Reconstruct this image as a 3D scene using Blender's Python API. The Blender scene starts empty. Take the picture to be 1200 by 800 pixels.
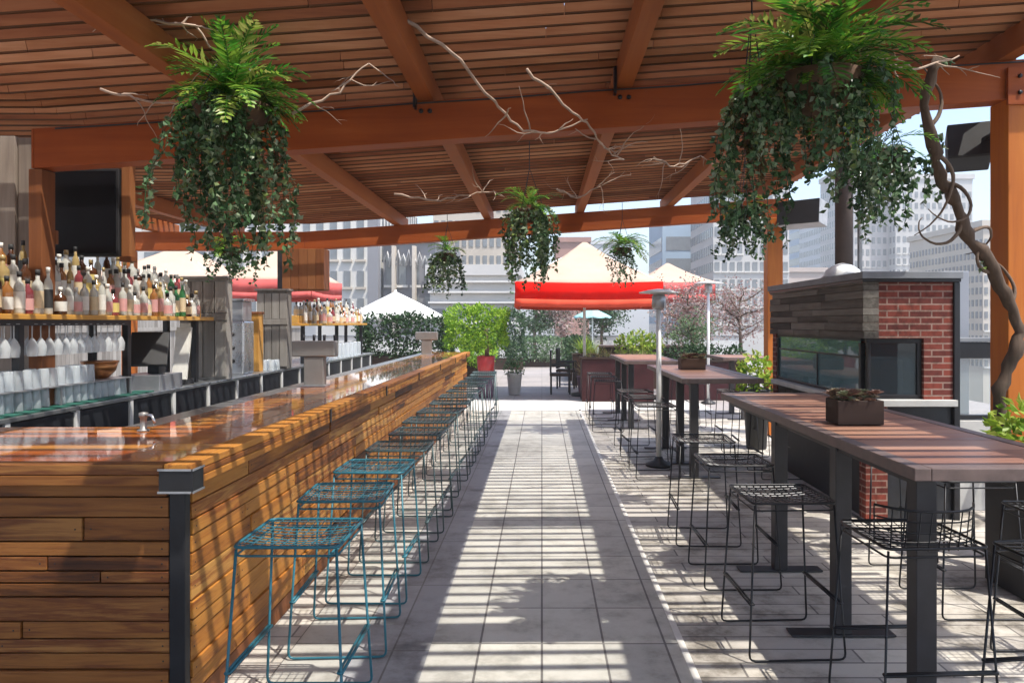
import bpy, math, random
from mathutils import Vector, Matrix
random.seed(7)
R = math.radians
scn = bpy.context.scene
col = scn.collection
U = random.uniform
ORD = ['first','second','third','fourth','fifth','sixth','seventh','eighth','ninth','tenth','eleventh','twelfth','thirteenth',
       'fourteenth','fifteenth','sixteenth','seventeenth','eighteenth','nineteenth','twentieth','twenty-first','twenty-second',
       'twenty-third','twenty-fourth','twenty-fifth','twenty-sixth','twenty-seventh','twenty-eighth','twenty-ninth','thirtieth']

# ------------------------------------------------------------------ materials
def new_mat(name):
    m = bpy.data.materials.new(name); m.use_nodes = True
    nt = m.node_tree
    return m, nt, nt.nodes['Principled BSDF']

def N(nt, t, **kw):
    n = nt.nodes.new(t)
    for k, v in kw.items():
        if k in n.inputs: n.inputs[k].default_value = v
        else: setattr(n, k, v)
    return n

def ramp(nt, cols, fac=None):
    r = nt.nodes.new('ShaderNodeValToRGB')
    el = r.color_ramp.elements
    k = len(cols)
    while len(el) < k: el.new(0.5)
    for i, c in enumerate(cols):
        el[i].position = i / (k - 1) if k > 1 else 0
        el[i].color = (*c, 1)
    if fac is not None: nt.links.new(fac, r.inputs[0])
    return r

def bump(nt, bsdf, h, strength=.3, dist=.01):
    b = N(nt, 'ShaderNodeBump', Strength=strength, Distance=dist)
    nt.links.new(h, b.inputs['Height']); nt.links.new(b.outputs[0], bsdf.inputs['Normal'])

def math_n(nt, op, a, b=None):
    n = nt.nodes.new('ShaderNodeMath'); n.operation = op
    for i, v in enumerate((a, b)):
        if v is None: continue
        if isinstance(v, (int, float)): n.inputs[i].default_value = v
        else: nt.links.new(v, n.inputs[i])
    return n.outputs[0]

def wood(name, cols, axis, rough=.6, coat=0, grain=1.0, tintw=.65, bumps=.3, spec=.3, coatr=.05):
    """planks: colour by per-plank tint and by grain stretched along the axis"""
    m, nt, b = new_mat(name)
    tc = N(nt, 'ShaderNodeTexCoord'); at = N(nt, 'ShaderNodeAttribute', attribute_name='tint')
    mp = nt.nodes.new('ShaderNodeMapping')
    s = [22, 22, 22]; s[axis] = 1.3
    mp.inputs['Scale'].default_value = [v * grain for v in s]
    off = nt.nodes.new('ShaderNodeVectorMath'); off.operation = 'MULTIPLY_ADD'
    off.inputs[1].default_value = (0, 0, 0)
    cmb = N(nt, 'ShaderNodeCombineXYZ')
    t37 = math_n(nt, 'MULTIPLY', at.outputs['Fac'], 37.0)
    for i in range(3): nt.links.new(t37, cmb.inputs[i])
    add = nt.nodes.new('ShaderNodeVectorMath'); add.operation = 'ADD'
    nt.links.new(tc.outputs['Object'], add.inputs[0]); nt.links.new(cmb.outputs[0], add.inputs[1])
    nt.links.new(add.outputs[0], mp.inputs['Vector'])
    n1 = N(nt, 'ShaderNodeTexNoise', Scale=1.0, Detail=6.0, Roughness=.65, Distortion=.6)
    nt.links.new(mp.outputs[0], n1.inputs['Vector'])
    n2 = N(nt, 'ShaderNodeTexNoise', Scale=2.3, Detail=3.0)
    nt.links.new(add.outputs[0], n2.inputs['Vector'])
    g = math_n(nt, 'ADD', math_n(nt, 'MULTIPLY', n1.outputs['Fac'], .7), math_n(nt, 'MULTIPLY', n2.outputs['Fac'], .3))
    f = math_n(nt, 'ADD', math_n(nt, 'MULTIPLY', at.outputs['Fac'], tintw), math_n(nt, 'MULTIPLY', math_n(nt, 'SUBTRACT', g, .5), 1.5))
    f = math_n(nt, 'ADD', f, (1 - tintw) / 2)
    r = ramp(nt, cols, f)
    nt.links.new(r.outputs[0], b.inputs['Base Color'])
    rr = math_n(nt, 'ADD', math_n(nt, 'MULTIPLY', n1.outputs['Fac'], .25), rough - .12)
    nt.links.new(rr, b.inputs['Roughness'])
    b.inputs['Specular IOR Level'].default_value = spec
    if coat:
        b.inputs['Coat Weight'].default_value = coat; b.inputs['Coat Roughness'].default_value = coatr
    bump(nt, b, n1.outputs['Fac'], bumps, .004)
    return m

def plain(name, c, rough=.5, metal=0, var=.25, scale=8, bumps=.08, coat=0, trans=0, spec=.5):
    m, nt, b = new_mat(name)
    tc = N(nt, 'ShaderNodeTexCoord')
    n1 = N(nt, 'ShaderNodeTexNoise', Scale=scale, Detail=5.0, Roughness=.6)
    nt.links.new(tc.outputs['Object'], n1.inputs['Vector'])
    lo = [max(0, v * (1 - var)) for v in c]; hi = [min(1, v * (1 + var)) for v in c]
    r = ramp(nt, [lo, lo, c, hi, hi], n1.outputs['Fac'])
    nt.links.new(r.outputs[0], b.inputs['Base Color'])
    nt.links.new(math_n(nt, 'ADD', math_n(nt, 'MULTIPLY', n1.outputs['Fac'], .2), rough - .1), b.inputs['Roughness'])
    b.inputs['Metallic'].default_value = metal
    b.inputs['Coat Weight'].default_value = coat
    b.inputs['Transmission Weight'].default_value = trans
    b.inputs['Specular IOR Level'].default_value = spec
    if bumps: bump(nt, b, n1.outputs['Fac'], bumps, .003)
    return m

def leafmat(name, cols, rough=.45, trans=.3):
    m, nt, b = new_mat(name)
    at = N(nt, 'ShaderNodeAttribute', attribute_name='tint')
    r = ramp(nt, cols, at.outputs['Fac'])
    nt.links.new(r.outputs[0], b.inputs['Base Color'])
    b.inputs['Roughness'].default_value = rough
    b.inputs['Specular IOR Level'].default_value = .35
    tr = N(nt, 'ShaderNodeBsdfTranslucent'); nt.links.new(r.outputs[0], tr.inputs[0])
    mx = N(nt, 'ShaderNodeMixShader'); mx.inputs[0].default_value = trans
    nt.links.new(b.outputs[0], mx.inputs[1]); nt.links.new(tr.outputs[0], mx.inputs[2])
    nt.links.new(mx.outputs[0], nt.nodes['Material Output'].inputs[0])
    return m

def brickmat(name, c1, c2, mortar, bw, bh, msize, offset=.5, mode='wall', rough=.8, noise=.35, bumps=.5, nscale=9, rot=False, smooth=.1):
    m, nt, b = new_mat(name)
    tc = N(nt, 'ShaderNodeTexCoord'); sp = N(nt, 'ShaderNodeSeparateXYZ'); nt.links.new(tc.outputs['Object'], sp.inputs[0])
    cm = N(nt, 'ShaderNodeCombineXYZ')
    if mode == 'wall':
        nt.links.new(math_n(nt, 'ADD', sp.outputs[0], sp.outputs[1]), cm.inputs[0]); nt.links.new(sp.outputs[2], cm.inputs[1])
    elif rot:
        nt.links.new(sp.outputs[1], cm.inputs[0]); nt.links.new(sp.outputs[0], cm.inputs[1])
    else:
        nt.links.new(sp.outputs[0], cm.inputs[0]); nt.links.new(sp.outputs[1], cm.inputs[1])
    br = N(nt, 'ShaderNodeTexBrick', Scale=1.0, offset=offset)
    br.inputs['Color1'].default_value = (*c1, 1); br.inputs['Color2'].default_value = (*c2, 1)
    br.inputs['Mortar'].default_value = (*mortar, 1); br.inputs['Mortar Size'].default_value = msize
    br.inputs['Mortar Smooth'].default_value = smooth
    br.inputs['Brick Width'].default_value = bw; br.inputs['Row Height'].default_value = bh
    nt.links.new(cm.outputs[0], br.inputs['Vector'])
    n1 = N(nt, 'ShaderNodeTexNoise', Scale=nscale, Detail=8.0, Roughness=.7); nt.links.new(tc.outputs['Object'], n1.inputs['Vector'])
    n3 = N(nt, 'ShaderNodeTexNoise', Scale=.9, Detail=4.0); nt.links.new(tc.outputs['Object'], n3.inputs['Vector'])
    mul = N(nt, 'ShaderNodeMix', data_type='RGBA', blend_type='MULTIPLY'); mul.inputs[0].default_value = noise
    f = math_n(nt, 'ADD', math_n(nt, 'MULTIPLY', n1.outputs['Fac'], .6), math_n(nt, 'MULTIPLY', n3.outputs['Fac'], .4))
    f = math_n(nt, 'ADD', math_n(nt, 'MULTIPLY', math_n(nt, 'SUBTRACT', f, .5), 3.6), .56)
    rp = ramp(nt, [(.0, .0, .0), (.36, .34, .31), (.8, .79, .77), (1, 1, 1), (1.0, 1.0, 1.0)], f)
    nt.links.new(br.outputs['Color'], mul.inputs[6]); nt.links.new(rp.outputs[0], mul.inputs[7])
    nt.links.new(mul.outputs[2], b.inputs['Base Color'])
    b.inputs['Roughness'].default_value = rough; b.inputs['Specular IOR Level'].default_value = .3
    h = math_n(nt, 'ADD', math_n(nt, 'MULTIPLY', br.outputs['Fac'], -1.0), math_n(nt, 'MULTIPLY', n1.outputs['Fac'], .3))
    bump(nt, b, h, bumps, .006)
    return m

def glassmat(name, c, rough=.03, alpha=.35):
    m, nt, b = new_mat(name)
    b.inputs['Base Color'].default_value = (*c, 1); b.inputs['Roughness'].default_value = rough
    b.inputs['Specular IOR Level'].default_value = .8
    tp = N(nt, 'ShaderNodeBsdfTransparent'); mx = N(nt, 'ShaderNodeMixShader'); mx.inputs[0].default_value = alpha
    nt.links.new(b.outputs[0], mx.inputs[2]); nt.links.new(tp.outputs[0], mx.inputs[1])
    nt.links.new(mx.outputs[0], nt.nodes['Material Output'].inputs[0])
    return m

M = {}
M['slat'] = wood('slat_wood', [(.12, .038, .016), (.28, .098, .040), (.40, .168, .072), (.53, .265, .13)], 0, .65, grain=.8, tintw=.8, spec=.15)
M['slatshade'] = wood('slat_gap_shade', [(.07, .032, .014), (.12, .052, .022), (.18, .08, .034)], 0, .75, grain=.8, spec=.1)  # dark colour standing in for the shade between slats
M['beam'] = wood('beam_wood', [(.13, .028, .010), (.27, .060, .015), (.36, .088, .02), (.46, .14, .045)], 0, .5, tintw=.3, grain=.45, spec=.2, bumps=.5)
M['rafter'] = wood('rafter_wood', [(.23, .063, .018), (.34, .105, .03), (.43, .16, .055)], 1, .55, tintw=.4, grain=.7, spec=.2)
M['post'] = wood('post_wood', [(.30, .075, .014), (.48, .14, .02), (.58, .20, .03)], 2, .5, tintw=.3, grain=.7)
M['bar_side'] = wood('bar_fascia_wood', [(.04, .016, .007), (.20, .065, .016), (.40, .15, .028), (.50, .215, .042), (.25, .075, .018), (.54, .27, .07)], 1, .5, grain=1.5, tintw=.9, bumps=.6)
M['bar_end'] = wood('bar_end_shaded_wood', [(.018, .008, .005), (.08, .027, .010), (.20, .070, .017), (.28, .11, .027), (.14, .042, .013), (.34, .15, .042)], 0, .55, grain=1.5, tintw=.85, bumps=.6)  # shade on the end face is put into these darker plank colours
M['bar_top'] = wood('bar_top_wood', [(.26, .06, .010), (.52, .155, .02), (.66, .26, .04), (.74, .38, .09)], 1, .35, coat=1, grain=.8, tintw=.8, bumps=.05, coatr=.04)
M['bar_top_x'] = wood('bar_top_end_wood', [(.26, .05, .010), (.50, .12, .018), (.64, .22, .035), (.70, .32, .07)], 0, .35, coat=1, grain=.8, tintw=.8, bumps=.05, coatr=.04)
M['table'] = wood('table_wood', [(.15, .07, .05), (.26, .125, .085), (.34, .18, .12), (.36, .21, .16)], 0, .45, grain=.8, tintw=.6, coat=.15, coatr=.25)
M['table_rim'] = plain('table_rim', (.14, .098, .088), .45, .0, .3, 14, .1)
M['grey_wood_z'] = wood('grey_wood_upright', [(.14, .125, .11), (.27, .25, .225), (.38, .36, .33)], 2, .75, grain=.9)
M['weathered'] = wood('weathered_board', [(.022, .02, .017), (.075, .066, .055), (.16, .145, .125), (.24, .22, .19)], 1, .8, grain=1.3, bumps=.8)
M['clad'] = wood('clad_wood', [(.13, .042, .014), (.23, .08, .026), (.31, .13, .045)], 2, .6, grain=.8)
M['oldplank'] = wood('old_plank', [(.13, .10, .08), (.27, .22, .18), (.40, .34, .28)], 2, .75, grain=.9)
M['shelf'] = wood('shelf_wood', [(.45, .19, .03), (.6, .30, .05), (.7, .40, .10)], 1, .4, coat=.3)
M['black'] = plain('black_steel', (.022, .022, .025), .4, .3)
M['darkleg'] = plain('dark_leg_steel', (.045, .043, .046), .45, .3)
M['wire'] = plain('black_wire', (.028, .028, .03), .35, .6)
M['greywire'] = plain('grey_teal_wire', (.05, .085, .09), .4, .4)
M['teal'] = plain('turquoise_wire', (.02, .135, .18), .4, .1)
M['steel'] = plain('steel', (.55, .56, .58), .28, .9, .1)
M['steel_dull'] = plain('dull_steel', (.42, .43, .45), .4, .7, .15)
M['grey_panel'] = plain('grey_panel', (.30, .32, .36), .45, .2, .08, 2, 0)
M['grey_box'] = plain('grey_tower_metal', (.27, .26, .25), .45, .4, .1)
M['tvscreen'] = plain('dark_screen', (.006, .006, .008), .25, 0, .1, 3, 0)
M['darkpipe'] = plain('brown_pipe', (.085, .06, .05), .7)
M['rubber'] = plain('black_plastic', (.02, .02, .022), .55)
M['speaker_grey'] = plain('speaker_grey', (.33, .34, .36), .5)
M['counter_top'] = plain('counter_steel', (.45, .47, .48), .3, .8, .12)
M['cabinet'] = plain('black_cabinet', (.028, .031, .038), .35, .2, .3, 6)
M['mat'] = plain('green_mat', (.02, .12, .09), .6)
M['brick'] = brickmat('red_brick', (.27, .060, .040), (.11, .028, .024), (.33, .22, .18), .185, .054, .0065, rough=.85, noise=.6, nscale=16)
M['coping'] = plain('coping_stone', (.20, .215, .235), .7, 0, .2, 5)
M['sill'] = plain('pale_stone', (.5, .5, .48), .7, 0, .15, 5)
M['tile'] = brickmat('walkway_tile', (.54, .525, .47), (.43, .42, .385), (.17, .16, .15), .3125, .46, .006, 0, 'floor', .6, .45, .3, nscale=5.0)
M['border'] = brickmat('border_stone', (.33, .335, .35), (.29, .295, .31), (.18, .18, .18), .37, .9, .005, 0, 'floor', .65, .6, .25, nscale=4)
M['paver'] = brickmat('grey_paver', (.62, .58, .51), (.44, .41, .375), (.2, .185, .175), .95, .145, .006, .37, 'floor', .7, .85, .4, nscale=4)
M['stone_line'] = plain('pale_kerb', (.62, .60, .56), .7, 0, .2, 6)
M['plaza'] = brickmat('plaza_tile', (.38, .345, .33), (.33, .305, .30), (.25, .24, .23), .6, .6, .008, 0, 'floor', .7, .25, .2)
M['city'] = plain('city_ground', (.16, .16, .155), .9, 0, .4, .08)
M['fern'] = leafmat('fern_green', [(.10, .085, .03), (.03, .12, .014), (.06, .24, .025), (.14, .36, .035), (.28, .42, .05), (.36, .38, .10)], .4, .35)
M['ivy'] = leafmat('ivy_green', [(.028, .06, .025), (.05, .115, .045), (.085, .18, .07), (.15, .24, .12), (.30, .36, .25), (.18, .25, .07)], .35, .2)
M['drytrail'] = leafmat('dry_leaf', [(.05, .03, .015), (.12, .07, .03), (.16, .16, .06)], .6, .2)
M['box'] = leafmat('boxwood_green', [(.05, .15, .012), (.15, .32, .02), (.30, .50, .03), (.42, .58, .06)], .45, .35)
M['hedge'] = leafmat('hedge_green', [(.014, .035, .013), (.025, .07, .02), (.045, .10, .03)], .5, .2)
M['paleleaf'] = leafmat('pale_leaf', [(.06, .13, .05), (.13, .22, .10), (.22, .30, .17)], .5, .3)
M['lime'] = leafmat('lime_leaf', [(.12, .26, .02), (.28, .40, .04), (.45, .50, .10)], .45, .35)
M['straw'] = leafmat('straw_leaf', [(.30, .26, .12), (.42, .36, .18), (.34, .36, .10)], .6, .3)
M['blossom'] = leafmat('blossom', [(.26, .11, .09), (.40, .27, .25), (.52, .42, .40), (.14, .16, .08)], .6, .3)
M['succ'] = leafmat('succulent', [(.10, .06, .05), (.24, .13, .10), (.34, .30, .20), (.22, .28, .16)], .5, .15)
M['bark'] = wood('bark', [(.055, .036, .025), (.13, .09, .065), (.22, .165, .125)], 2, .85, grain=1.5, bumps=.9)
M['twig'] = plain('pale_twig', (.42, .31, .235), .8, 0, .35, 12, .3)
M['basket'] = plain('coir_basket', (.10, .055, .03), .9, 0, .4, 30, .6)
M['soil'] = plain('soil', (.05, .035, .025), .95)
M['boxwood_dark'] = wood('planter_wood', [(.02, .012, .010), (.05, .028, .02), (.08, .045, .03)], 0, .6)
M['maroon'] = plain('maroon_planter', (.042, .011, .013), .5, 0, .35, 4, spec=.25)
M['redpot'] = plain('red_pot', (.45, .03, .03), .4)
M['purplepot'] = plain('purple_pot', (.14, .085, .125), .5)
M['white_pl'] = plain('white_enamel', (.72, .72, .70), .35, 0, .05)
M['red_cloth'] = plain('red_canvas', (.74, .010, .006), .8, 0, .10, 5, .15, spec=.05)
M['pink_cloth'] = plain('faded_red_canvas', (.55, .12, .11), .8, 0, .12, 5, .15, spec=.05)
M['salmon_cloth'] = plain('salmon_canvas', (.66, .085, .045), .8, 0, .1, 5, .1, spec=.05)
M['cream_cloth'] = plain('cream_canvas', (.50, .37, .285), .85, 0, .14, 1.3, .3, spec=.1)
M['white_cloth'] = plain('white_canvas', (.78, .78, .75), .85, 0, .05, 3, .1)
M['teal_cloth'] = plain('teal_canvas', (.30, .55, .55), .85, 0, .05, 3, .1)
M['win'] = plain('window_glass', (.17, .185, .20), .15, 0, .3, 1, 0, spec=.8)
M['kglass'] = glassmat('kiosk_glass', (.15, .27, .30), .02, .65); M['kdark'] = glassmat('kiosk_dark_glass', (.02, .035, .045), .03, .8)
M['railglass'] = glassmat('rail_glass', (.5, .6, .6), .02, .18)
M['clear'] = glassmat('clear_glass', (.80, .84, .86), .05, .45)
M['tumbler'] = glassmat('tumbler_glass', (.72, .78, .82), .06, .48)
for k, c in dict(b_white=(.62, .60, .56), b_cream=(.52, .46, .39), b_grey=(.50, .485, .465), b_iron=(.21, .21, .225), b_red=(.36, .20, .17),
                 b_blue=(.30, .40, .50), b_pale=(.56, .57, .58), b_pink=(.50, .42, .38), b_mauve=(.48, .45, .43)).items():
    M[k] = plain(k.replace('b_', 'facade_'), c, .8, 0, .12, .3, 0)
for k, c in dict(g_amber=(.40, .17, .05), g_brown=(.11, .04, .015), g_green=(.06, .24, .09), g_clear=(.66, .66, .60), g_red=(.30, .06, .07),
                 g_teal=(.12, .42, .42), g_gold=(.52, .38, .16)).items():
    M[k] = plain('bottle_' + k[2:], c, .12, 0, .1, 8, 0, trans=.35, spec=.7)
for k, c in dict(l_white=(.72, .70, .64), l_cream=(.65, .52, .33), l_black=(.03, .03, .03), l_pink=(.62, .32, .30), l_yellow=(.62, .50, .16)).items():
    M[k] = plain('paper_' + k[2:], c, .7, 0, .12, 20, 0)
M['copper'] = plain('copper', (.45, .19, .07), .3, .8)
M['orange_wood'] = wood('orange_board', [(.40, .17, .03), (.55, .27, .06), (.62, .36, .10)], 2, .5)

# ------------------------------------------------------------------ mesh building
class MB:
    def __init__(s): s.v = []; s.f = []; s.mi = []; s.t = []; s.sm = []
    def add(s, vs, fs, m=0, t=None, smooth=False):
        o = len(s.v); t = random.random() if t is None else t
        s.v += [tuple(v) for v in vs]; s.t += [t] * len(vs)
        for f in fs: s.f.append([i + o for i in f]); s.mi.append(m); s.sm.append(smooth)
    def box(s, x0, x1, y0, y1, z0, z1, m=0, t=None, sh=None):
        z = (lambda x, zz: zz) if sh is None else (lambda x, zz: zz + sh(x))
        vs = [(x, y, z(x, zz)) for zz in (z0, z1) for y in (y0, y1) for x in (x0, x1)]
        s.add(vs, [(0, 2, 3, 1), (4, 5, 7, 6), (0, 1, 5, 4), (2, 6, 7, 3), (0, 4, 6, 2), (1, 3, 7, 5)], m, t)
    def obox(s, c, h, rot, m=0, t=None):
        vs = [Vector(c) + rot @ Vector((x * h[0], y * h[1], z * h[2])) for z in (-1, 1) for y in (-1, 1) for x in (-1, 1)]
        s.add(vs, [(0, 2, 3, 1), (4, 5, 7, 6), (0, 1, 5, 4), (2, 6, 7, 3), (0, 4, 6, 2), (1, 3, 7, 5)], m, t)
    def tube(s, pts, r, n=6, m=0, t=None, closed=False):
        pts = [Vector(p) for p in pts]; k = len(pts)
        rs = r if isinstance(r, (list, tuple)) else [r] * k
        vs = []; up = None
        for i, p in enumerate(pts):
            a = pts[i - 1] if (i > 0 or closed) else p
            b = pts[(i + 1) % k] if (i < k - 1 or closed) else p
            d = (b - a); d = d.normalized() if d.length > 1e-9 else Vector((0, 0, 1))
            if up is None:
                up = d.cross(Vector((0, 0, 1)) if abs(d.z) < .9 else Vector((1, 0, 0))).normalized()
            else:
                up = up - d * up.dot(d)
                up = up.normalized() if up.length > 1e-6 else d.orthogonal().normalized()
            w = d.cross(up)
            for j in range(n):
                an = 2 * math.pi * j / n
                vs.append(p + (up * math.cos(an) + w * math.sin(an)) * rs[i])
        fs = []
        for i in range(k if closed else k - 1):
            for j in range(n):
                i2 = (i + 1) % k
                fs.append((i * n + j, i * n + (j + 1) % n, i2 * n + (j + 1) % n, i2 * n + j))
        if not closed: fs += [tuple(range(n))[::-1], tuple(range((k - 1) * n, k * n))]
        s.add(vs, fs, m, t, n > 4)
    def lathe(s, prof, c=(0, 0, 0), n=12, m=0, t=None):
        vs = []; c = Vector(c); k = len(prof)
        for (r, z) in prof:
            for j in range(n):
                a = 2 * math.pi * j / n; vs.append(c + Vector((r * math.cos(a), r * math.sin(a), z)))
        fs = [(i * n + j, i * n + (j + 1) % n, (i + 1) * n + (j + 1) % n, (i + 1) * n + j) for i in range(k - 1) for j in range(n)]
        fs += [tuple(range(n))[::-1], tuple(range((k - 1) * n, k * n))]
        s.add(vs, fs, m, t, True)
    def leaf(s, p, d, nrm, L, W, m=0, t=None, fold=.25):
        d = d.normalized(); sd = d.cross(nrm)
        sd = sd.normalized() if sd.length > 1e-6 else d.orthogonal().normalized()
        up = sd.cross(d)
        a = p; b = p + d * L * .45 + sd * W * .5 + up * W * fold; c = p + d * L; e = p + d * L * .45 - sd * W * .5 + up * W * fold
        s.add([a, b, c, e], [(0, 1, 2), (0, 2, 3)], m, t)
    def build(s, name, mats, parent=None, bevel=0, loc=None):
        me = bpy.data.meshes.new(name)
        off = Vector((0, 0, 0))
        q = parent
        while q is not None: off += q.location; q = q.parent
        if loc is not None: off += Vector(loc)
        me.from_pydata([tuple(Vector(v) - off) for v in s.v], [], s.f)
        if not isinstance(mats, (list, tuple)): mats = [mats]
        for k in mats: me.materials.append(M[k] if isinstance(k, str) else k)
        me.polygons.foreach_set('material_index', s.mi); me.polygons.foreach_set('use_smooth', s.sm)
        at = me.attributes.new('tint', 'FLOAT', 'POINT'); at.data.foreach_set('value', s.t)
        me.update()
        o = bpy.data.objects.new(name, me); col.objects.link(o)
        if loc is not None: o.location = loc
        if parent is not None: o.parent = parent
        if bevel:
            b = o.modifiers.new('bevel', 'BEVEL'); b.width = bevel; b.segments = 2; b.limit_method = 'ANGLE'; b.angle_limit = R(40)
        return o

def tag(o, label, cat, group=None):
    o['label'] = label; o['category'] = cat
    if group: o['group'] = group
    return o
def thing(name, loc, label, cat, group=None):
    o = bpy.data.objects.new(name, None); col.objects.link(o); o.location = loc; o.empty_display_size = .1
    return tag(o, label, cat, group)
def struct(o, kind='structure'):
    o['kind'] = kind; return o
def copy_tree(o, parent=None):
    c = o.copy(); col.objects.link(c)
    if parent is not None: c.parent = parent
    for ch in list(o.children): copy_tree(ch, c)
    return c
def place(o, loc, rz=0, label=None, group=None, sc=None):
    o.location = loc; o.rotation_euler = (0, 0, rz)
    if label: o['label'] = label
    if group: o['group'] = group
    if sc: o.scale = (sc, sc, sc)
    return o
def abox(name, mat, parent, *a, bevel=.004, t=None):
    b = MB(); b.box(*a, t=t); return b.build(name, mat, parent, bevel)

# ------------------------------------------------------------------ ground
def sheet(name, mat, x0, x1, y0, y1, z):
    b = MB(); b.add([(x0, y0, z), (x1, y0, z), (x1, y1, z), (x0, y1, z)], [(0, 1, 2, 3)], 0, .5)
    return struct(b.build(name, mat))
b = MB(); b.add([(-600, -300, -14), (600, -300, -14), (600, 1500, -14), (-600, 1500, -14)], [(0, 1, 2, 3)], 0, .5); struct(b.build('city_ground', 'city'))
b = MB(); b.box(-11, 4.3, -6, 13.6, -1.2, 0, 0, .5); b.box(-11, 9, 13.6, 33, -1.2, 0, 1, .5); b.box(4.3, 9, 8.8, 13.6, -1.2, 0, 1, .5)
struct(b.build('terrace_floor', ['paver', 'plaza']))
sheet('walkway', 'tile', -.56, .69, -6, 13.6, .004)
sheet('walkway_border', 'border', -.93, -.56, -6, 13.6, .004)
sheet('stool_paving', 'tile', -1.25, -.93, -6, 13.6, .004)
b = MB(); b.box(.69, .725, -6, 13.6, -.01, .008, 0, .5); struct(b.build('kerb_line', 'stone_line'))
sheet('cross_path', 'stone_line', -2.5, 3.2, 13.4, 15.3, .008)

# ------------------------------------------------------------------ pergola
XB = -3.45
def zs(x): return .07 * max(x, XB)
ZB = 2.92; BH = .27; RH = .17
ZR = ZB + BH; ZS = ZR + RH
X0, X1 = -6.2, 3.58
perg = thing('pergola', (0, 5, 0), 'timber pergola roof of orange brown beams, rafters and close slats over the bar', 'pergola')
def sloped(b, x0, x1, y0, y1, z0, z1, t=None):
    for (a, c) in ((x0, min(XB, x1)), (max(x0, XB), x1)):
        if c - a > .02: b.box(a, c, y0, y1, z0, z1, 0, t, zs)
for (y, xa) in ((5.0, -3.47), (10.6, X0), (-.9, X0)):
    b = MB(); sloped(b, xa, X1, y - .075, y + .075, ZB, ZR, .5)
    b.build('main_beam', 'beam', perg, .006)
for x in (-5.6, -4.6, -2.1, -.79, .56, 1.86, 3.15):
    b = MB(); b.box(x - .055, x + .055, -1.6, 11.1, ZR + zs(x), ZS + zs(x), 0, None)
    b.build('rafter', 'rafter', perg, .005)
BETA = R(70); SL = .10; ST = .044; y = -1.5
b = MB(); b2 = MB(); rows = []
while y < 11.05: rows.append(y); y += .155
ca, sa = math.cos(BETA), math.sin(BETA)
gt = .5
for ri, y in enumerate(rows):
    x = X0
    if ri % 3 == 0 or random.random() < .25: gt = U(.1, .9)
    while x < X1 - .01:
        xe = min(X1, x + U(1.8, 3.6))
        if X1 - xe < .5: xe = X1
        t = min(1, max(0, gt + U(-.22, .22))); be = BETA + U(-.04, .04); ca, sa = math.cos(be), math.sin(be)
        for (a, c) in ((x, min(XB, xe)), (max(x, XB), xe)):
            if c - a < .02: continue
            vs = []
            for xx in (a + .002, c - .002):
                for (l, n) in ((-1, -1), (1, -1), (1, 1), (-1, 1)):
                    yy = y - ca * l * SL / 2 + sa * n * ST / 2
                    zz = ZS + .055 + sa * l * SL / 2 + ca * n * ST / 2 + zs(xx)
                    vs.append((xx, yy, zz))
            b.add(vs, [(0, 1, 2, 3), (7, 6, 5, 4), (0, 4, 5, 1), (1, 5, 6, 2), (2, 6, 7, 3), (3, 7, 4, 0)], 0, t)
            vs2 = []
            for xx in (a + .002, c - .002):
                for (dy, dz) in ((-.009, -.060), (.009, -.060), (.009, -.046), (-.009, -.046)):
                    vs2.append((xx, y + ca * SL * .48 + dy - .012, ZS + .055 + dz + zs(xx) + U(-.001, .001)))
            b2.add(vs2, [(0, 1, 2, 3), (7, 6, 5, 4), (0, 4, 5, 1), (1, 5, 6, 2), (2, 6, 7, 3), (3, 7, 4, 0)], 0, U(.0, .3))  # added strip below each slat, draws the gap shade as a dark line
        x = xe
b.build('roof_slats', 'slat', perg); b2.build('gap_shade_strips', 'slatshade', perg)
b = MB(); sloped(b, X0, X1, 2.62, 2.86, ZS + .125, ZS + .15, .4); b.build('added_shade_board', 'slat', perg)  # added board, unseen above the slats, casts a dark band on the floor
b = MB(); sloped(b, X0, X1, 4.72, 4.95, ZS + .125, ZS + .15, .4); b.build('added_shade_board', 'slat', perg)  # added board, unseen from below, keeps sun off the near beam's face
b = MB(); sloped(b, X0, X1, -1.6, 2.05, ZS + .125, ZS + .15, .4); b.build('added_sun_cover', 'slat', perg)  # added solid panel, out of view, blocks sun from the bar end
for x in (-4.6, -2.1, -.79, .56, 1.86, 3.15):
    for (ya, yb) in ((2.06, 2.61), (2.87, 4.71), (4.96, 11.1)):
        b = MB(); b.box(x - .08, x + .21, ya, yb, ZS + .125 + zs(x), ZS + .15 + zs(x), 0, .4); b.build('added_shade_board', 'rafter', perg)  # added boards, unseen, keep sun off the rafters and widen their shadows
for (x, y, w, d) in ((3.29, 5.0, .28, .2), (3.38, 10.6, .22, .2), (3.3, -.9, .26, .2)):
    h = ZB + zs(x) if y != 5 else ZB + zs(x)
    b = MB(); b.box(x - w / 2, x + w / 2, y - d / 2, y + d / 2, 0, h - .004, 0, .55)
    p = b.build('post', 'post', perg, .006)
    if y == 5:
        k = MB(); k.box(x - w / 2 - .006, x + w / 2 + .006, y - d / 2 - .012, y - d / 2 + .01, h - .05, h + .2, 0, .5)
        br = k.build('bracket_plate', 'beam', p)
        for i in range(2):
            for j in range(3):
                k = MB(); k.lathe([(0.001, 0), (.014, 0), (.014, .012), (.001, .014)], (0, 0, 0), 8)
                k.v = [(vx + x - .07 + .07 * j, y - d / 2 - .012 - vz, h + .03 + .11 * i + vy) for (vx, vy, vz) in k.v]
                k.build('bolt', 'black', br)
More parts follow.
